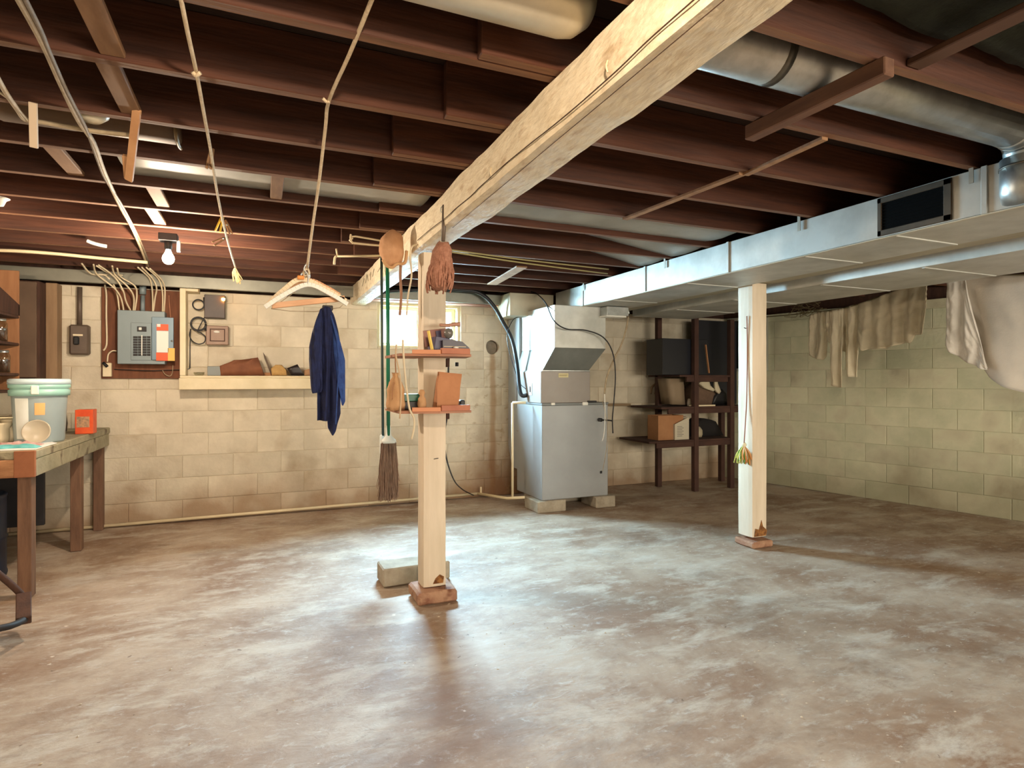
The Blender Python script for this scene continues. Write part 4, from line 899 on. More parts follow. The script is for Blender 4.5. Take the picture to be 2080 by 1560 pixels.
post_shelf('upper reddish-brown shelf around the post holding dark boxes', ZU, 0, 0); post_shelf('lower reddish-brown shelf around the post holding the paper bag', ZL, 0, 0)
# upper shelf contents
zt = ZU + 0.0145
fb = tag(box('foam_board', (0.87, 3.04, zt), (1.04, 3.15, zt + 0.024), mat('pink_foam', (206, 158, 136), (222, 178, 156), 0.9, scale=20, bump=0.4)), 'pinkish foam slab lying on the upper post shelf', 'foam block')
nb = thing('navy_box', 'dark navy carton with yellow edge tipped open on the upper post shelf', 'box', (0.9, 3.1, zt))
M_ = Matrix.Translation((0.845, 3.08, zt + 0.002)) @ Matrix.Rotation(math.radians(9), 4, 'Y')
vi = mat('navy_print', (44, 38, 72), (54, 48, 86), 0.4, scale=8)
box('carton', (0.0, 0.01, 0), (0.10, 0.15, 0.075), vi, nb, 0.002, M_ @ Matrix.Translation((0.01, 0, 0.024)))
box('flap', (0.0, 0, 0), (0.010, 0.03, 0.125), mat('yellow_edge', (232, 206, 96), rough=0.5), nb, 0.002, Matrix.Translation((0.842, 3.05, zt)) @ Matrix.Rotation(math.radians(-12), 4, 'Y'))
box('lid', (0, 0, 0), (0.13, 0.006, 0.09), mat('flap_brown', (150, 104, 92), rough=0.6), nb, 0.001, Matrix.Translation((0.84, 3.2, zt + 0.045)) @ Matrix.Rotation(math.radians(-8), 4, 'Y'))
box('lid_print', (0, 0, 0), (0.03, 0.004, 0.06), vi, nb, 0.001, Matrix.Translation((0.905, 3.19, zt + 0.075)) @ Matrix.Rotation(math.radians(-8), 4, 'Y'))
sp = thing('sandpaper_block', 'flat dark plane-shaped tool lying across the foam slab', 'tool', (1.0, 3.1, zt + .03))
bm = bmesh.new(); z_ = zt + 0.0245
ngon_prism(bm, [(0.90, 3.06, z_), (1.045, 3.06, z_), (1.05, 3.06, z_ + 0.012), (1.01, 3.06, z_ + 0.045), (0.95, 3.06, z_ + 0.055), (0.90, 3.06, z_ + 0.05)], (0, 0.08, 0)); finish('body', bm, mat('tool_dark', (46, 42, 56), (60, 54, 68), 0.4, scale=8), sp)
box('edge_line', (0.905, 3.058, z_ + 0.016), (1.03, 3.0605, z_ + 0.019), cream_m, sp, 0)
tag(lat('light_string_bulb', [(0, -0.035), (0.014, -0.03), (0.024, -0.012), (0.026, 0.006), (0.016, 0.022), (0, 0.026)], mat('smoky_glass', (110, 108, 104), rough=0.2), c=aty(911, 676, 3.12), seg=18), 'smoky round bulb standing on the dark tool before the window', 'bulb')
bm = bmesh.new(); tube(bm, [aty(893, 660, 3.12), aty(910, 661, 3.12), aty(922, 659, 3.12), aty(934, 659, 3.12)], 0.008, 8, 4, 0.013)
tag(finish('wooden_knob_handle', bm, mat('handle_tan', (176, 132, 110), rough=0.6), None, True), 'short tan handle resting above the smoky bulb on the post', 'tool')
tag(lat('bottle_top', [(0, 0), (0.014, 0), (0.016, 0.008), (0.012, 0.014), (0, 0.015)], white_m, c=aty(926, 709, 3.05), seg=14), 'little white cap at the right of the upper post shelf', 'cap')
# lower shelf contents
zt = ZL + 0.0145
def paper_bag(name, lab, c, w, d, h, m, lean=0.0, seed=0):
    bm = bmesh.new(); n = 10; rings = []
    for j in range(n + 1):
        t = j / n; ww = w * (1 + 0.14 * t); dd = d * (1 - 0.65 * t ** 1.5); ring = []
        per = []
        for k in range(8): per.append((-ww / 2 + ww * k / 8, -dd / 2))
        for k in range(4): per.append((ww / 2 - 0.16 * dd * math.sin(PI * k / 4) , -dd / 2 + dd * k / 4))
        for k in range(8): per.append((ww / 2 - ww * k / 8, dd / 2))
        for k in range(4): per.append((-ww / 2 + 0.16 * dd * math.sin(PI * k / 4), dd / 2 - dd * k / 4))
        for (x, y) in per:
            nz_ = noise.noise_vector(Vector((x * 22, y * 22, t * 3 + seed))) * 0.006 * (0.2 + t)
            ring.append(bm.verts.new(Vector(c) + Vector((x + lean * h * t, y, h * t * (1 - 0.05 * (x / w + 0.5)))) + Vector((nz_.x, nz_.y, 0))))
        rings.append(ring)
    m2 = len(rings[0])
    for a, b in zip(rings, rings[1:]):
        for k in range(m2): bm.faces.new((a[k], a[(k + 1) % m2], b[(k + 1) % m2], b[k]))
    bm.faces.new(rings[0])
    o = finish(name, bm, m, None, False); s = o.modifiers.new('thick', 'SOLIDIFY'); s.thickness = 0.0015
    return tag(o, lab, 'bag')
paper_bag('paper_bag', 'large open brown paper bag on the lower post shelf', (0.925, 3.10, zt), 0.118, 0.075, 0.205, kraft_m, 0.12)
bag2 = thing('tied_sack', 'tan paper sack gathered and tied with string, hanging left of the post', 'bag', (0.66, 3.13, zt))
bm = bmesh.new()
lathe(bm, [(0, 0), (0.045, 0.0), (0.05, 0.03), (0.047, 0.07), (0.05, 0.11), (0.036, 0.15), (0.014, 0.178), (0.016, 0.19), (0.02, 0.2), (0.0, 0.19)], (0.66, 3.13, zt), 20, sx=0.95, sy=0.8)
for v in bm.verts:
    a = math.atan2(v.co.y - 3.13, v.co.x - 0.66); v.co += Vector((math.cos(a), math.sin(a), 0)) * 0.005 * math.sin(a * 6 + v.co.z * 20)
finish('sack_body', bm, tan_m, bag2, True)
tubeo('tie_string', [aty(805, 700, 3.13), aty(803, 730, 3.13), (0.66, 3.13, zt + 0.18), (0.635, 3.08, zt + 0.12), (0.63, 3.07, zt + 0.06)], 0.0035, mat('tie_tan', (170, 124, 86), rough=0.8), bag2)
box('green_tin', (0, 0, 0), (0.01, 0.01, 0.01), green_m) if False else None
gt = thing('spray_can_base', 'dark green and black box half hidden behind the tied sack', 'box', (0.76, 3.2, zt))
box('box_body', (0.70, 3.15, zt), (0.80, 3.22, zt + 0.045), mat('box_blackish', (34, 26, 24), rough=0.5), gt); box('green_top', (0.705, 3.152, zt + 0.045), (0.798, 3.218, zt + 0.085), mat('deep_green', (14, 92, 66), rough=0.4), gt)
bm = bmesh.new()
lathe(bm, [(0, 0), (0.022, 0), (0.024, 0.03), (0.02, 0.06), (0.012, 0.075), (0.018, 0.09), (0.01, 0.105), (0, 0.108)], (0.80, 3.12, zt), 16)
for v in bm.verts: v.co += noise.noise_vector(v.co * 40) * 0.006
tag(finish('crumpled_wrapper', bm, tan_m, None, True), 'crumpled tan wrapper beside the large paper bag', 'wrapper')
tag(box('black_adapter', (1.02, 3.13, zt), (1.05, 3.17, zt + 0.05), black_m, bev=0.006), 'black plug-in adapter right of the paper bag', 'adapter')
wire('power_cord', 'black cord dropping from the lower post shelf to the floor pipe', [(914, 700), (911, 745), (911, 800), (908, 845), (903, 880), (904, 915), (912, 950), (925, 980), (942, 996), (962, 1006)], 3.3, 0.0055, black_m, dy=[0, 0.02, 0.03, 0.05, 0.2, 0.5, 1.0, 1.6, 2.1, 2.5])
tag(tubeo('cord_switch', [aty(928, 736, 3.28), aty(928, 744, 3.28)], 0.010, black_m, smooth=1, seg=10), 'tiny black cord switch dangling under the upper post shelf', 'switch')
# hat on beam
ht = thing('cloth_hat', 'orange-tan cloth hat hanging on the left face of the beam', 'hat', aty(800, 500, 3.35))
hc_ = aty(798, 505, 3.38)
bm = bmesh.new(); bmesh.ops.create_uvsphere(bm, u_segments=28, v_segments=18, radius=1.0)
for v in bm.verts:
    p = v.co.copy(); x = p.x * 0.078; y = p.y * 0.05; z = p.z * 0.105
    if x > 0.055: x = 0.055 + (x - 0.055) * 0.2
    x -= 0.018 * max(0, p.z) ** 2 * -1 * 0.3
    d = 1 + 0.10 * noise.noise(p * 2.2)
    v.co = hc_ + Vector((x * d * math.cos(0.1), y * d, z * d))
finish('crown', bm, hat_m, ht, True)
tubeo('brim', [aty(778, 528, 3.32), aty(786, 540, 3.31), aty(797, 543, 3.31), (aty(806, 536, 3.31)), aty(822, 534, 3.32), aty(826, 510, 3.33)], 0.009, tan_m, ht)
wire('leather_strap', 'tan leather strap hanging below the hat', [(814, 535), (813, 560), (815, 600), (812, 640)], 3.36, 0.008, mat('strap_tan', (150, 110, 84), rough=0.7), 'strap')

# duster
du = thing('yarn_duster', 'brown yarn duster hanging by a grey handle on the beam', 'duster', aty(900, 420, 2.8))
tubeo('handle', [aty(904, 417, 2.72), aty(900, 490, 2.72)], 0.013, mat('handle_grey_brown', (96, 84, 74), rough=0.6), du, seg=12, smooth=1, r1=0.009)
tubeo('hanging_loop', [aty(901, 418, 2.72), aty(896, 422, 2.72), aty(896, 430, 2.72), aty(901, 432, 2.72)], 0.0022, galv_m, du)
dc = aty(900, 492, 2.72); db = aty(892, 594, 2.72)
bm = bmesh.new(); lathe(bm, [(0, 0.0), (0.03, -0.005), (0.045, -0.04), (0.052, -0.10), (0.055, -0.16), (0.05, -0.205), (0.03, -0.228), (0, -0.235)], (0, 0, 0), 22)
for v in bm.verts:
    t = -v.co.z / 0.235; v.co += noise.noise_vector(v.co * 30) * 0.008; v.co += dc + (db - dc) * 0.0 + Vector(((db.x - dc.x) * t, 0, 0))
finish('core', bm, mop_m, du, True)
bm = bmesh.new()
for i in range(170):
    a = random.uniform(0, 2 * PI); t0 = random.uniform(0.0, 0.75); r0 = 0.05 * (0.55 + 0.5 * min(1, t0 * 2.2)); l = random.uniform(0.05, 0.09)
    def P_(t, k): return Vector((dc.x + (db.x - dc.x) * t + r0 * k * math.cos(a + 0.2 * t), dc.y + r0 * k * math.sin(a), dc.z - 0.235 * t))
    tt = min(t0 + l / 0.235, 1.03); tube(bm, [P_(t0, 0.85), P_((t0 + tt) / 2, 1.16), P_(tt, 1.0)], 0.0042, 5, 3)
tag(finish('yarn_loops', bm, mop_m, du, True), kind='stuff')
# brooms
def broom(lab, top, bot_ferr, y, handle_m, white=True):
    t = thing('broom', lab, 'broom', aty(*bot_ferr, y)); hx = aty(bot_ferr[0], bot_ferr[1], y)
    tubeo('handle', [aty(*top, y), hx], 0.0125, handle_m, t, seg=12, smooth=1)
    lat('ferrule', [(0.014, 0.07), (0.017, 0.02), (0.02, 0.0), (0.05, -0.03), (0.056, -0.05), (0, -0.05)], white_m, t, c=hx, seg=20, sx=1, sy=0.55)
    bm = bmesh.new(); random.seed(5)
    for i in range(260):
        u = random.uniform(-1, 1); v = random.uniform(-1, 1); L = 0.385 + random.uniform(-0.05, 0.02) - (0.08 if abs(u) > 0.9 else 0)
        a = hx + Vector((u * 0.048, v * 0.02, -0.045)); b = hx + Vector((u * 0.062 + random.uniform(-.008, .008), v * 0.03, -0.045 - L * 0.6)); c = hx + Vector((u * 0.064 + random.uniform(-.018, .018), v * 0.03, -0.045 - L))
        tube(bm, [a, b, c], 0.0022, 3, 2)
    tag(finish('bristles', bm, straw_m, t), kind='stuff')
    return t
broom('broom with green handle hanging bristles down beside the post', (787, 505), (789, 885), 4.02, green_m)
dp = thing('long_brush', 'white-headed brush with thin dark handle hanging just behind the broom', 'brush', aty(775, 890, 4.1))
tubeo('handle', [aty(775, 520, 4.13), aty(776, 700, 4.13), aty(778, 888, 4.13)], 0.0095, mat('dark_green_grey', (52, 66, 60), rough=0.6), dp, seg=10, smooth=1)
box('head', tuple(aty(772, 925, 4.12)), tuple(aty(783, 882, 4.12) + Vector((0, 0.03, 0))), white_m, dp, bev=0.012)
# cords along post
def cordpts(name, lab, pts, y, r, m, cat='cord'): return wire(name, lab, pts, y, r, m, cat)
cordpts('hanging_rope', 'white cord looped on the left side of the post below the beam', [(852, 497), (838, 500), (833, 520), (836, 560), (829, 600), (826, 640)], 3.24, 0.005, cablew_m)
cordpts('hanging_rope', 'long white cord trailing past both shelves left of the post', [(818, 690), (821, 740), (826, 790), (832, 830), (841, 850), (841, 870), (836, 892)], 3.0, 0.0055, cablew_m)
cordpts('string', 'thin tan string dangling at the left of the lower shelf', [(806, 700), (804, 720), (812, 760), (815, 800), (812, 850)], 3.02, 0.004, mat('string_tan', (196, 172, 140), rough=0.9))

# post 2 hanging
wire('hanging_string', 'brown cord looped over a nail on the right post', [(1517, 642), (1518, 700), (1517, 800), (1514, 860), (1511, 905)], 3.40, 0.004, mat('cord_brown', (140, 92, 66), rough=0.8), 'cord', dy=[-.02, -.02, -.02, -.02, -.04])
y_ = 3.345
yb = thing('yarn_pompom', 'bunch of yellow, green and orange yarn hanging on the right post', 'yarn bundle', aty(1510, 905, 3.3))
# cord and bundle hang on the left face of the post (x = 3.366)
def L2(px, py, off=0.03): return atx(px, py, 3.366 - off)
cols = [(mat('yarn_yellow', (206, 206, 110), rough=0.9)), (mat('yarn_green', (88, 128, 52), rough=0.9)), (mat('yarn_orange', (206, 140, 80), rough=0.9)), (mat('yarn_white', (226, 220, 190), rough=0.9))]
top_ = L2(1511, 905, 0.05)
for ci, m_ in enumerate(cols):
    bm = bmesh.new()
    for i in range(26):
        a = random.uniform(0, 2 * PI); r0 = random.uniform(0.2, 1) * 0.05; off = {0: -0.03, 1: 0.0, 2: 0.025, 3: -0.01}[ci]
        e = top_ + Vector((0.3 * off + math.cos(a) * r0 * 0.8, -off + math.sin(a) * r0, -0.12 + random.uniform(-0.02, 0.03)))
        e.x = min(e.x, 3.358)
        mid = (top_ + e) / 2 + Vector((math.cos(a) * 0.012, math.sin(a) * 0.018, 0.005)); mid.x = min(mid.x, 3.355)
        tube(bm, [top_ + Vector((0, 0, 0)), mid, e], 0.0042, 5, 3)
    tag(finish('yarn_strands', bm, m_, yb, True), kind='stuff')
lat('knot_ball', [(0, -0.018), (0.014, -0.012), (0.02, 0), (0.014, 0.014), (0, 0.02)], cols[3], yb, c=top_ + Vector((0, 0, 0.005)), seg=14)
tubeo('nail', [(3.368, 3.40, 1.64), (3.35, 3.40, 1.645)], 0.003, dark_m, p2, smooth=1)

# ================================================================== RIGHT: CLOTHES
CX = 5.22
fr_ = lambda a, b: atx(a, b, CX)
line_z = [(1560, 640), (1650, 633), (1700, 628), (1760, 612), (1820, 590), (1882, 566), (1905, 556), (1925, 560), (2000, 560), (2110, 560)]
tag(tubeo('clothesline', [atx(1500, 648, 5.3), atx(1600, 640, CX + 0.01), atx(1650, 634, CX), atx(1720, 625, CX), atx(1800, 597, CX), atx(1882, 567, CX), atx(1898, 556, CX)], 0.006, mat('line_grey', (120, 112, 84), rough=0.9), smooth=4), 'sagging clothesline at the right holding the cream clothes', 'rope')
bm = bmesh.new()
for i in range(26): 
    c = atx(1635 + random.uniform(-18, 22), 622 + random.uniform(-10, 14), CX - 0.02); tube(bm, [c, c + Vector((random.uniform(-.05, .05), random.uniform(-.12, .12), random.uniform(-.05, .03))), c + Vector((random.uniform(-.02, .02), random.uniform(-.18, .18), random.uniform(-.06, .06)))], 0.003, 4, 3)
tag(finish('string_tangle', bm, mat('tangle', (112, 100, 70), rough=0.9), None, True), 'tangle of dry string on the clothesline above the cream clothes', 'string')
NX = (-1, 0, 0)
g = 'cream garments on the right clothesline'
tag(drape('hanging_cloth', [(1645, 640), (1660, 634), (1678, 632), (1681, 634)], [(1645, 722), (1652, 727), (1672, 731), (1681, 712)], fr_, cloth_m, None, 20, 24, NX, 0.03, 10, seed=1), 'short cream cloth hanging first at the left of the clothesline', 'clothing', g)
tag(drape('hanging_trousers', [(1678, 634), (1692, 630), (1704, 628), (1712, 626)], [(1678, 690), (1688, 700), (1690, 782), (1700, 787), (1711, 787), (1712, 760)], lambda a, b: atx(a, b, CX - 0.03), cloth_m, None, 24, 30, NX, 0.028, 9, seed=3, bulge=0.01), 'longest narrow cream garment hanging between two shorter cloths', 'clothing', g)
tag(drape('hanging_shirt_sleeve', [(1710, 626), (1725, 622), (1742, 618), (1745, 618)], [(1710, 712), (1716, 715), (1722, 765), (1738, 766), (1742, 745), (1745, 720)], lambda a, b: atx(a, b, CX + 0.01), cloth_m, None, 24, 30, NX, 0.03, 10, seed=8, bulge=0.01), 'wrinkled cream sleeve hanging left of the wide shirt', 'clothing', g)
tag(drape('hanging_shirt', [(1742, 618), (1770, 609), (1800, 597), (1840, 583), (1874, 570), (1882, 568), (1884, 575)], [(1742, 690), (1752, 714), (1762, 709), (1800, 708), (1826, 700), (1836, 696), (1852, 697), (1858, 680), (1872, 680), (1878, 677), (1884, 620)], lambda a, b: atx(a, b, CX - 0.02), cloth_m, None, 60, 30, NX, 0.03, 26, seed=5, bulge=0.006), 'wide cream shirt spread along the middle of the clothesline', 'clothing', g)
SX = 4.9
def fs(a, b): return atx(a, b, SX)
sh = thing('bed_sheet', 'large pale sheet hanging over the line at the right edge', 'sheet', fs(2000, 560))
drape('sheet_panel', [(1950, 561), (1975, 561), (2040, 560), (2110, 560), (2300, 556)], [(1950, 640), (1968, 700), (1985, 735), (2010, 768), (2040, 786), (2080, 798), (2160, 812), (2300, 830)], fs, sheet_m, sh, 60, 36, NX, 0.03, 14, seed=9)
drape('front_fold', [(1923, 562), (1935, 561), (1960, 562), (1968, 600), (1978, 640), (1990, 690), (2006, 748)], [(1923, 700), (1930, 715), (1950, 728), (1968, 738), (1985, 745), (1998, 750), (2006, 751)], lambda a, b: atx(a, b, SX - 0.05), mat('fold_white', (214, 210, 200), (224, 220, 212), 0.95, scale=8, bump=0.3), sh, 40, 30, NX, 0.035, 14, seed=12)
tag(tubeo('clothesline', [atx(1898, 556, CX), atx(1925, 562, SX), atx(2000, 560, SX), atx(2300, 556, SX)], 0.006, mat('line_grey', (1, 1, 1)), smooth=3), 'line carrying the large pale sheet at the right edge', 'rope')

# ================================================================== CORNER RACK
rk = thing('storage_rack', 'dark wooden storage rack in the far right corner', 'rack', (4.8, 5.6, 0))
XA, XB = 4.30, 5.30; YA, YC = 5.28, 5.80
dk_m = mat('rack_dark_wood', (60, 38, 30), (74, 48, 38), 0.85, scale=6)
for (x, y, zt_) in ((4.30, 5.70, 2.04), (4.50, 5.30, 2.04), (5.02, 5.30, 1.95), (5.25, 5.70, 1.95)):
    box('upright', (x - 0.03, y - 0.03, 0), (x + 0.03, y + 0.03, zt_), dk_m, rk)
for z, x0, x1, y0 in ((0.56, 3.86, 5.05, 5.28), (0.93, 4.02, 5.35, 5.28), (1.285, 4.27, 5.0, 5.28)):
    box('shelf_board', (x0, y0, z), (x1, 5.86, z + 0.022), dk_m, rk); box('shelf_rail', (x0 + 0.10, y0, z - 0.055), (x1 - 0.04, y0 + 0.03, z), dk_m, rk)
def rkbox(name, lab, cat, px0, py0, px1, py1, y, d, m, zb=None, bev=0.004):
    a = aty(px0, py1, y); b = aty(px1, py0, y); z0 = a.z if zb is None else zb
    return tag(box(name, (a.x, y, z0), (b.x, y + d, b.z), m, bev=bev), lab, cat)
cb = thing('cardboard_box', 'open brown cardboard box on the lower rack shelf', 'box', (4.3, 5.4, .582))
a = aty(1337, 893, 5.36); b = aty(1388, 843, 5.36)
boxes('carton', [((a.x, 5.36, 0.5825), (b.x, 5.364, b.z)), ((a.x, 5.55, 0.5825), (b.x, 5.554, b.z)), ((a.x, 5.364, 0.5825), (a.x + 0.004, 5.55, b.z)), ((b.x - 0.004, 5.364, 0.5825), (b.x, 5.55, b.z)), ((a.x, 5.36, 0.582), (b.x, 5.55, 0.587))], card_m, cb, 0)
box('flap', (a.x + 0.17, 5.37, b.z - 0.02), (b.x + 0.05, 5.50, b.z - 0.016), mat('flap_card', (124, 84, 54), rough=0.9), cb, 0)
sb = thing('white_carton', 'small white carton with faint printing beside the cardboard box', 'box', (4.5, 5.33, .582))
a = aty(1371, 897, 5.33); b = aty(1391, 861, 5.33)
box('carton', (a.x, 5.33, 0.5825), (b.x + 0.06, 5.42, b.z), mat('carton_white', (196, 188, 166), rough=0.7), sb, 0.001)
boxes('printed_lines', [((a.x + 0.03, 5.3290, 0.62 + 0.018 * i), (a.x + 0.10 + 0.02 * (i % 2), 5.3300, 0.626 + 0.018 * i)) for i in range(7)], mat('print_grey', (120, 116, 108)), sb, 0)
ngb = bmesh.new(); ngon_prism(ngb, [(a.x, 5.331, b.z), (b.x + 0.06, 5.331, b.z + 0.075), (b.x + 0.06, 5.331, b.z)], (0, 0.003, 0)); finish('lid_flap', ngb, MATS['carton_white'], sb)
tag(box('corner_shade_panel', (4.80, 5.62, 0.9535), (5.42, 5.66, 1.97), mat('panel_black', (18, 20, 28), rough=0.6)), 'tall near-black panel added on the rack to darken the corner', 'panel')  # dark sheet added so the corner behind the rack reads as shade
rkbox('crt_monitor', 'dark flat-screened set standing on the top rack shelf', 'monitor', 1346, 690, 1436, 757, 5.34, 0.3, mat('screen_dark', (24, 26, 34), rough=0.4), 1.3075)
bm = bmesh.new(); bar(bm, aty(1433, 700, 5.30), aty(1440, 758, 5.30), 0.012, 0.02, up=(0, 1, 0)); tag(finish('wooden_stick', bm, card_m), 'thin tan stick leaning beside the dark set on the rack', 'stick')
def sackshape(name, lab, cat, pts, y, d, m, amp=0.01, zmin=None):
    bm = bmesh.new(); P = [aty(px, py, y) for px, py in pts]
    if zmin:
        for p in P: p.z = max(p.z, zmin)
    ngon_prism(bm, P, (0, d, 0)); bmesh.ops.triangulate(bm, faces=[f for f in bm.faces if len(f.verts) > 4]); bmesh.ops.subdivide_edges(bm, edges=bm.edges[:], cuts=2, use_grid_fill=True)
    for v in bm.verts:
        v.co += amp * noise.noise_vector(v.co * 9)
        if zmin: v.co.z = max(v.co.z, zmin)
    return tag(finish(name, bm, m, None, True), lab, cat)
zr = 0.953
sackshape('beige_tub', 'beige tapered tub on the middle rack shelf', 'tub', [(1366, 822), (1358, 769), (1388, 769), (1392, 822)], 5.42, 0.2, mat('tub_beige', (140, 122, 98), rough=0.7), 0.004, zr)
sackshape('brown_sack', 'rumpled brown sack behind the rag on the middle rack shelf', 'sack', [(1408, 823), (1410, 792), (1422, 778), (1446, 785), (1454, 800), (1450, 823)], 5.40, 0.2, mat('sack_brown', (92, 72, 58), (110, 88, 70), 0.9, scale=12), 0.012, zr)
sackshape('white_rag', 'white rag draped over the brown sack on the rack', 'cloth', [(1421, 780), (1426, 769), (1440, 771), (1443, 784), (1452, 792), (1449, 795), (1432, 788)], 5.34, 0.05, mat('rag_white', (196, 186, 160), rough=0.95), 0.006)
sackshape('white_rag', 'narrow white cloth sticking up at the right of the rack', 'cloth', [(1452, 768), (1456, 766), (1459, 780), (1465, 795), (1461, 800), (1453, 792)], 5.34, 0.03, mat('rag_white', (1, 1, 1)), 0.004)
sackshape('dark_bag', 'black bag slumped at the right end of the middle shelf', 'bag', [(1448, 823), (1452, 803), (1466, 790), (1476, 800), (1480, 823)], 5.38, 0.2, black_m, 0.012, zr)
rkbox('paper_sheet', 'pale sheet of paper lying at the edge of the middle shelf', 'paper', 1411, 822, 1453, 827, 5.29, 0.1, cream_m, 0.9525, 0)
tag(lat('paint_cup', [(0, 0), (0.022, 0), (0.026, 0.03), (0.02, 0.06), (0.012, 0.085), (0, 0.086)], mat('cup_grey', (150, 140, 124), rough=0.6), c=(4.50, 5.40, zr), seg=16), 'small pale bottle on the middle rack shelf beside the tub', 'bottle')
tag(lat('white_jug', [(0, 0), (0.05, 0), (0.06, 0.03), (0.058, 0.08), (0.03, 0.12), (0, 0.125)], mat('jug_white', (180, 168, 140), rough=0.6), c=(4.72, 5.52, 0.5825), seg=18), 'small pale rounded jug behind the rack upright', 'jug')
sackshape('dark_heap', 'dark heap of sacking on the lower shelf at right', 'sack', [(1412, 893), (1414, 862), (1430, 850), (1455, 856), (1470, 893)], 5.5, 0.22, mat('heap_dark', (28, 24, 24), rough=0.9), 0.015, 0.583)
bm = bmesh.new(); bar(bm, (3.35, YB - 0.03, 0.965), (4.05, YB - 0.03, 0.955), 0.03, 0.03); tag(finish('wall_pipe', bm, mat('wall_pipe_tan', (140, 118, 88), rough=0.7)), 'tan rail along the back wall right of the furnace', 'rail')
tag(tubeo('hanging_hose', [aty(1322, 800, 5.85), aty(1325, 785, 5.85), aty(1338, 778, 5.85), aty(1343, 785, 5.85), aty(1330, 800, 5.85)], 0.012, mat('hose_tan', (136, 112, 84), rough=0.7)), 'loop of tan hose hanging left of the corner rack', 'hose')

# ================================================================== WORKBENCH
wbn = thing('workbench', 'old wooden workbench with thick painted top at left edge', 'workbench', (-1.6, 5, 0))
BX = -1.175; ZT = 0.85
box('top', (XL + 0.02, 4.15, 0.80), (BX, 5.93, ZT), bench_m, wbn, bev=0.006)
bm = bmesh.new(); A(bm, (BX - 0.045, 4.155, 0.70), (BX - 0.002, 5.90, 0.80), 0.004); bmesh.ops.subdivide_edges(bm, edges=bm.edges[:], cuts=6, use_grid_fill=True)
for v in bm.verts: v.co.x += 0.004 * noise.noise(v.co * 5)
finish('side_apron', bm, bench_m, wbn)
box('front_apron', (XL + 0.02, 4.14, 0.70), (BX - 0.05, 4.175, 0.80), benchw_m, wbn); box('apron_end', (BX - 0.10, 4.132, 0.70), (BX - 0.003, 4.155, 0.85), mat('apron_red', (138, 84, 54), (158, 100, 66), 0.7, scale=8), wbn)
for y, w_ in ((4.19, 0.055), (5.2, 0.055), (5.84, 0.05)):
    box('leg', (BX - 0.102, y, 0), (BX - 0.036, y + w_ + 0.02, 0.80), legw_m, wbn)
for y in (4.19, 5.8): box('leg', (XL + 0.05, y, 0), (XL + 0.12, y + 0.07, 0.80), legw_m, wbn)
box('shade_panel', (XL + 0.03, 5.0, 0.25), (BX - 0.20, 5.03, 0.80), dark_m, wbn)  # dark panel added to deepen the shadow under the bench
# paper sheet and cloths on the top
bm = bmesh.new(); ngon_prism(bm, [(-1.19, 4.18, ZT + 0.001), (-1.185, 4.55, ZT + 0.001), (-1.30, 4.75, ZT + 0.001), (-1.9, 4.6, ZT + 0.001), (-1.9, 4.18, ZT + 0.001)], (0, 0, 0.003)); tag(finish('paper_sheet', bm, mat('paper_white', (226, 226, 222), rough=0.7)), 'white paper sheet covering the front corner of the workbench', 'paper')
def cloth_roll(name, lab, c, sx, sy, h, m, seed):
    bm = bmesh.new(); bmesh.ops.create_grid(bm, x_segments=24, y_segments=16, size=1)
    for v in bm.verts:
        u, w = v.co.x, v.co.y; e = max(0, 1 - u * u) ** 0.4 * max(0, 1 - w * w) ** 0.4
        v.co = Vector((c[0] + u * sx, c[1] + w * sy + 0.02 * math.sin(u * 3 + seed), c[2] + e * h * (0.7 + 0.6 * noise.noise(Vector((u * 3, w * 3, seed)))) + 0.001))
    r = bmesh.ops.extrude_face_region(bm, geom=bm.faces[:])
    for v in [q for q in r['geom'] if isinstance(q, bmesh.types.BMVert)]: v.co.z = c[2] + 0.0005
    return tag(finish(name, bm, m, None, True), lab, 'cloth')
cloth_roll('folded_rag', 'teal rag folded flat on the workbench corner', (-1.335, 4.30, ZT + 0.004), 0.135, 0.05, 0.022, mat('teal_cloth', (70, 150, 150), (110, 190, 190), 0.9, scale=12), 1)
cloth_roll('folded_rag', 'dusty red and white rag behind the teal one', (-1.36, 4.42, ZT + 0.004), 0.13, 0.05, 0.03, mat('red_cloth', (150, 84, 78), (212, 196, 190), 0.9, scale=7), 4)
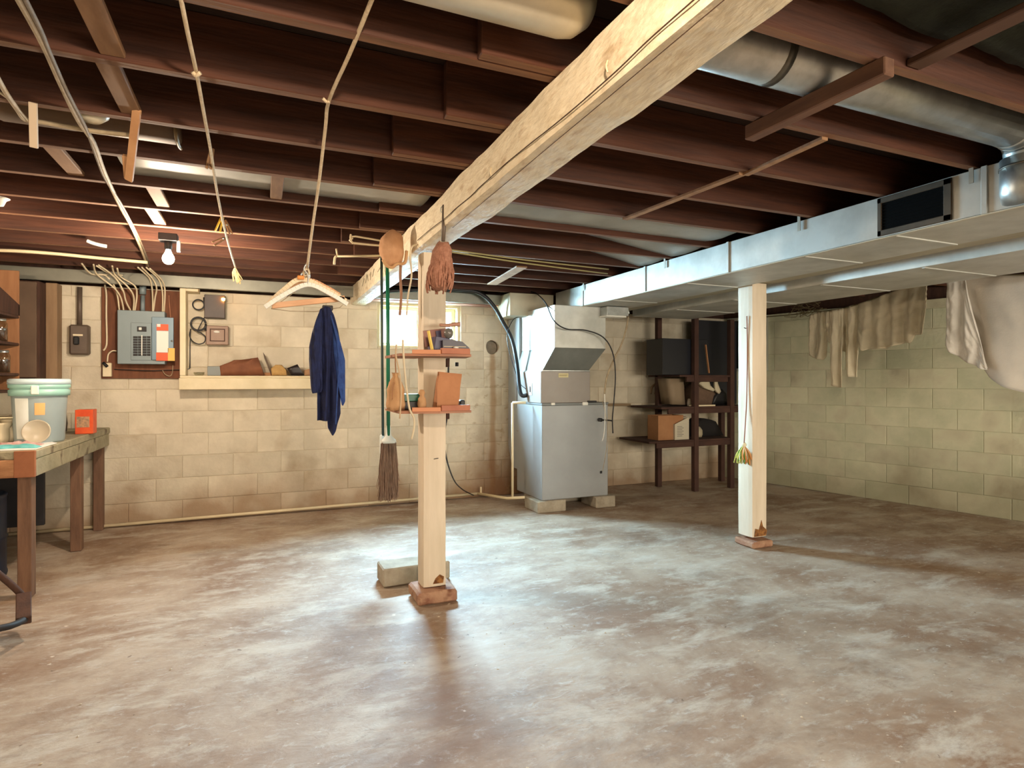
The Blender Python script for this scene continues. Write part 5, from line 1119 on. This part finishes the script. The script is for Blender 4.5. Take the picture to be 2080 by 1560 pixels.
# bucket
BC = Vector((-1.32, 4.72, ZT)); bk = thing('plastic_bucket', 'large translucent white plastic bucket with green-tinted lid band on the workbench', 'bucket', BC)
bkm = mat('bucket_plastic', (142, 156, 158), (150, 164, 166), 0.35, scale=4)
lat('body', [(0, 0), (0.125, 0), (0.130, 0.01), (0.145, 0.30), (0.150, 0.33), (0, 0.33)], bkm, bk, c=BC, seg=48)
lat('rim_band', [(0.146, 0.30), (0.158, 0.30), (0.160, 0.335), (0.152, 0.34), (0.152, 0.345), (0.161, 0.35), (0.161, 0.372), (0.15, 0.375)], mat('band_mint', (146, 190, 180), rough=0.35), bk, c=BC, seg=48)
lat('lid', [(0.15, 0.372), (0.164, 0.374), (0.163, 0.402), (0.15, 0.408), (0, 0.410)], mat('lid_pale', (186, 208, 216), rough=0.35), bk, c=BC, seg=48)
def curved_card(name, m, a0, a1, z0, z1, r, parent, c):
    bm = bmesh.new(); n = 8; V = []
    for k in range(n + 1):
        a = a0 + (a1 - a0) * k / n
        V.append([bm.verts.new(c + Vector((rr * math.cos(a), rr * math.sin(a), z))) for rr, z in ((r + 0.130 + (z0 / 0.3) * 0.015, z0), (r + 0.130 + (z1 / 0.3) * 0.015, z1), (r + 0.128 + (z1 / 0.3) * 0.015, z1), (r + 0.128 + (z0 / 0.3) * 0.015, z0))])
    for k in range(n):
        for q in range(4): bm.faces.new((V[k][q], V[k + 1][q], V[k + 1][(q + 1) % 4], V[k][(q + 1) % 4]))
    bm.faces.new(V[0]); bm.faces.new(V[-1][::-1]); return finish(name, bm, m, parent)
D2 = math.radians
curved_card('paper_label', mat('label_paper', (214, 218, 212), (226, 230, 226), 0.7, scale=5), D2(228), D2(262), 0.03, 0.285, 0.0015, bk, BC)
curved_card('orange_sticker', mat('sticker_orange', (220, 166, 104), rough=0.6), D2(275), D2(296), 0.18, 0.255, 0.0015, bk, BC)
box('handle_lug', tuple(BC + Vector((0.0, -0.168, 0.31))), tuple(BC + Vector((0.04, -0.155, 0.365))), white_m, bk, bev=0.004)
Mt = Matrix.Rotation(PI / 2 - 0.25, 4, 'X')
tag(lat('clear_plastic_lid', [(0, 0), (0.07, 0), (0.075, 0.004), (0.075, 0.009), (0.07, 0.012), (0.066, 0.006), (0, 0.005)], mat('lid_frosted', (176, 166, 146), rough=0.3), c=(-1.285, 4.535, ZT + 0.078), seg=32, M=Mt), 'round frosted plastic lid leaning against the bucket', 'lid')
oc = thing('orange_can', 'small orange and red printed carton behind the bucket', 'carton', (-1.27, 5.2, ZT))
a = aty(152, 870, 5.25); b = aty(189, 832, 5.25); box('carton', (a.x, 5.25, ZT + 0.001), (b.x, 5.36, b.z), mat('carton_orange', (204, 72, 32), (222, 92, 44), 0.5, scale=10), oc)
box('print_patch', (a.x + 0.01, 5.2485, ZT + 0.05), (a.x + 0.09, 5.25, ZT + 0.13), mat('print_grey_brown', (120, 104, 88), (196, 150, 110), 0.6, scale=40), oc, 0)
tag(lat('dark_bottle', [(0, 0), (0.06, 0), (0.065, 0.06), (0.05, 0.2), (0.04, 0.215), (0, 0.22)], mat('cap_dark', (74, 68, 58), rough=0.6), c=(-1.46, 5.62, ZT + 0.001), seg=18), 'dark rounded bottle behind the bucket', 'bottle')
for i, (px, h, w_, lab) in enumerate(((4, 0.13, 0.055, 'cream ribbed cup at the left edge of the workbench'), (24, 0.15, 0.06, 'cream cup with flat saucer on top left of the bucket'), (38, 0.05, 0.05, 'low grey bowl tucked against the bucket'))):
    c = aty(px, 860, 4.7 + 0.05 * i); tag(lat('cup', [(0, 0), (w_ * 0.6, 0), (w_ * 0.75, h * 0.3), (w_ * 0.7, h * 0.7), (w_, h * 0.92), (w_ * 1.05, h), (w_ * 0.9, h), (0, h * 0.8)], mat('cup_%d' % i, ((196, 184, 156), (206, 196, 170), (110, 100, 88))[i], rough=0.5), c=(c.x, c.y, ZT + 0.001), seg=22), lab, 'cup')
tag(lat('saucer', [(0, 0), (0.05, 0), (0.09, 0.008), (0.09, 0.012), (0, 0.008)], cream_m, c=(aty(16, 860, 4.72).x, 4.72, ZT + 0.155), seg=24), 'cream flat saucer balanced on the cups left of the bucket', 'saucer')
# wall cupboard + open shelf at left
cu = thing('wall_cupboard', 'tall dull brown cupboard on the back wall left of the meter box', 'cabinet', (-1.6, 5.8, 1.27))
cbm = mat('cupboard_brown', (94, 74, 58), (108, 86, 68), 0.7, scale=4)
box('carcass', (-1.96, 5.66, 1.262), (-1.585, 5.93, 2.02), darkw_m, cu); box('door', (-1.95, 5.64, 1.27), (-1.60, 5.66, 2.01), cbm, cu); box('side_plank', (-1.585, 5.80, 1.262), (-1.51, 5.93, 2.03), mat('plank_tan', (136, 108, 80), (150, 122, 92), 0.8, scale=5, stretch=(5, 5, .7)), cu)
os_ = thing('jar_shelf', 'open wooden shelf with jars at the left edge above the workbench', 'shelf', (-1.75, 4.9, 1.25))
SXr = -1.63
for z, nm in ((1.28, 'shelf_board'), (1.50, 'shelf_board'), (1.70, 'shelf_board')):
    box(nm, (XL + 0.01, 4.6, z), (SXr, 5.4, z + 0.02), darkw_m, os_)
box('end_panel', (-1.86, 5.38, 1.16), (SXr, 5.40, 2.05), mat('end_tan', (140, 96, 62), (156, 110, 74), 0.8, scale=5, stretch=(5, 5, .7)), os_)
bm = bmesh.new(); ngon_prism(bm, [(SXr - 0.02, 4.55, 1.72), (SXr - 0.02, 5.40, 1.72), (SXr - 0.02, 5.40, 1.80), (SXr - 0.02, 4.55, 2.0)], (0.02, 0, 0)); finish('brace_board', bm, darkw_m, os_)
box('lower_board', (XL + 0.01, 4.6, 1.16), (SXr, 5.4, 1.18), darkw_m, os_)
def jar(c, r, h, fill, lab, fm=None):
    t = thing('glass_jar', lab, 'jar', c); lat('glass', [(0, 0), (r, 0), (r, h * 0.8), (r * 0.75, h * 0.9), (r * 0.75, h)], jar_m, t, c=c, seg=20)
    if fm: lat('contents', [(0, 0.004), (r * 0.9, 0.004), (r * 0.9, h * fill), (0, h * fill)], fm, t, c=c, seg=18)
    lat('jar_lid', [(r * 0.8, h * 0.93), (r * 0.8, h * 1.03), (0, h * 1.04)], galv_m, t, c=c, seg=20); return t
amber = mat('amber_fill', (222, 140, 56), (232, 176, 84), 0.4, scale=12)
for i, (px, y, z, fm, lab) in enumerate(((20, 5.05, 1.521, amber, 'jar half full of amber stuff on the upper left shelf'), (2, 5.0, 1.521, mat('pale_fill', (160, 150, 130)), 'pale jar at the left picture edge on the upper shelf'), (34, 5.2, 1.521, mat('brown_fill', (82, 56, 40)), 'brown jar right of the amber one on the upper shelf'),
                                     (18, 5.05, 1.301, mat('grey_fill', (130, 124, 112)), 'tall grey jar on the middle left shelf'), (2, 5.0, 1.301, mat('pale_fill', (1, 1, 1)), 'pale jar at the left picture edge on the middle shelf'), (36, 5.25, 1.301, mat('brown_fill', (1, 1, 1)), 'dark jar at the right end of the middle left shelf'))):
    c = aty(px, 700, y); jar(Vector((min(c.x, SXr - 0.05), y, z)), 0.042, 0.155, 0.6, lab, fm)
# under bench
ub = thing('steel_drum', 'dark blue drum standing in the shadow under the workbench', 'drum', (-1.75, 4.75, 0))
lat('drum_body', [(0, 0.0), (0.22, 0.0), (0.225, 0.02), (0.22, 0.04), (0.22, 0.24), (0.228, 0.25), (0.22, 0.26), (0.22, 0.50), (0.226, 0.52), (0.21, 0.53), (0, 0.52)], mat('drum_blue', (14, 26, 48), (22, 36, 60), 0.5, scale=5), ub, c=(-1.72, 4.72, 0), seg=32)
sr = thing('metal_trestle', 'low dark metal frame on the floor in front of the workbench', 'frame', (-1.15, 3.6, 0))
tubeo('sloping_rail', [aty(-30, 1145, 3.62), aty(20, 1185, 3.66), aty(48, 1215, 3.7), aty(52, 1245, 3.62)], 0.016, darkw_m, sr, smooth=3)
tubeo('foot_rail', [aty(-40, 1282, 3.35), aty(20, 1272, 3.42), aty(56, 1255, 3.55)], 0.016, dark_m, sr, smooth=3)
bm = bmesh.new(); bar(bm, aty(48, 1210, 3.66), aty(48, 1262, 3.52), 0.06, 0.05); finish('corner_block', bm, darkw_m, sr)

# floor debris: paint chips
bm = bmesh.new(); random.seed(11)
for i in range(260):
    x = random.uniform(-0.9, 3.6); y = random.uniform(1.1, 3.6) if random.random() < 0.8 else random.uniform(3.6, 5)
    s = random.uniform(0.002, 0.008); a = random.uniform(0, PI); z = 0.0005
    vs = [bm.verts.new((x + s * math.cos(a + t) * random.uniform(.6, 1.3), y + s * math.sin(a + t) * random.uniform(.4, 1), z)) for t in (0, 1.6, 3.1, 4.7)]
    ap = bm.verts.new((x, y, z + s * 0.4))
    for k in range(4): bm.faces.new((vs[k], vs[(k + 1) % 4], ap))
    bm.faces.new(vs[::-1])
tag(finish('paint_flakes', bm, mat('flake', (206, 194, 174), rough=0.8)), 'scattered pale paint flakes on the concrete floor', 'debris', kind='stuff')
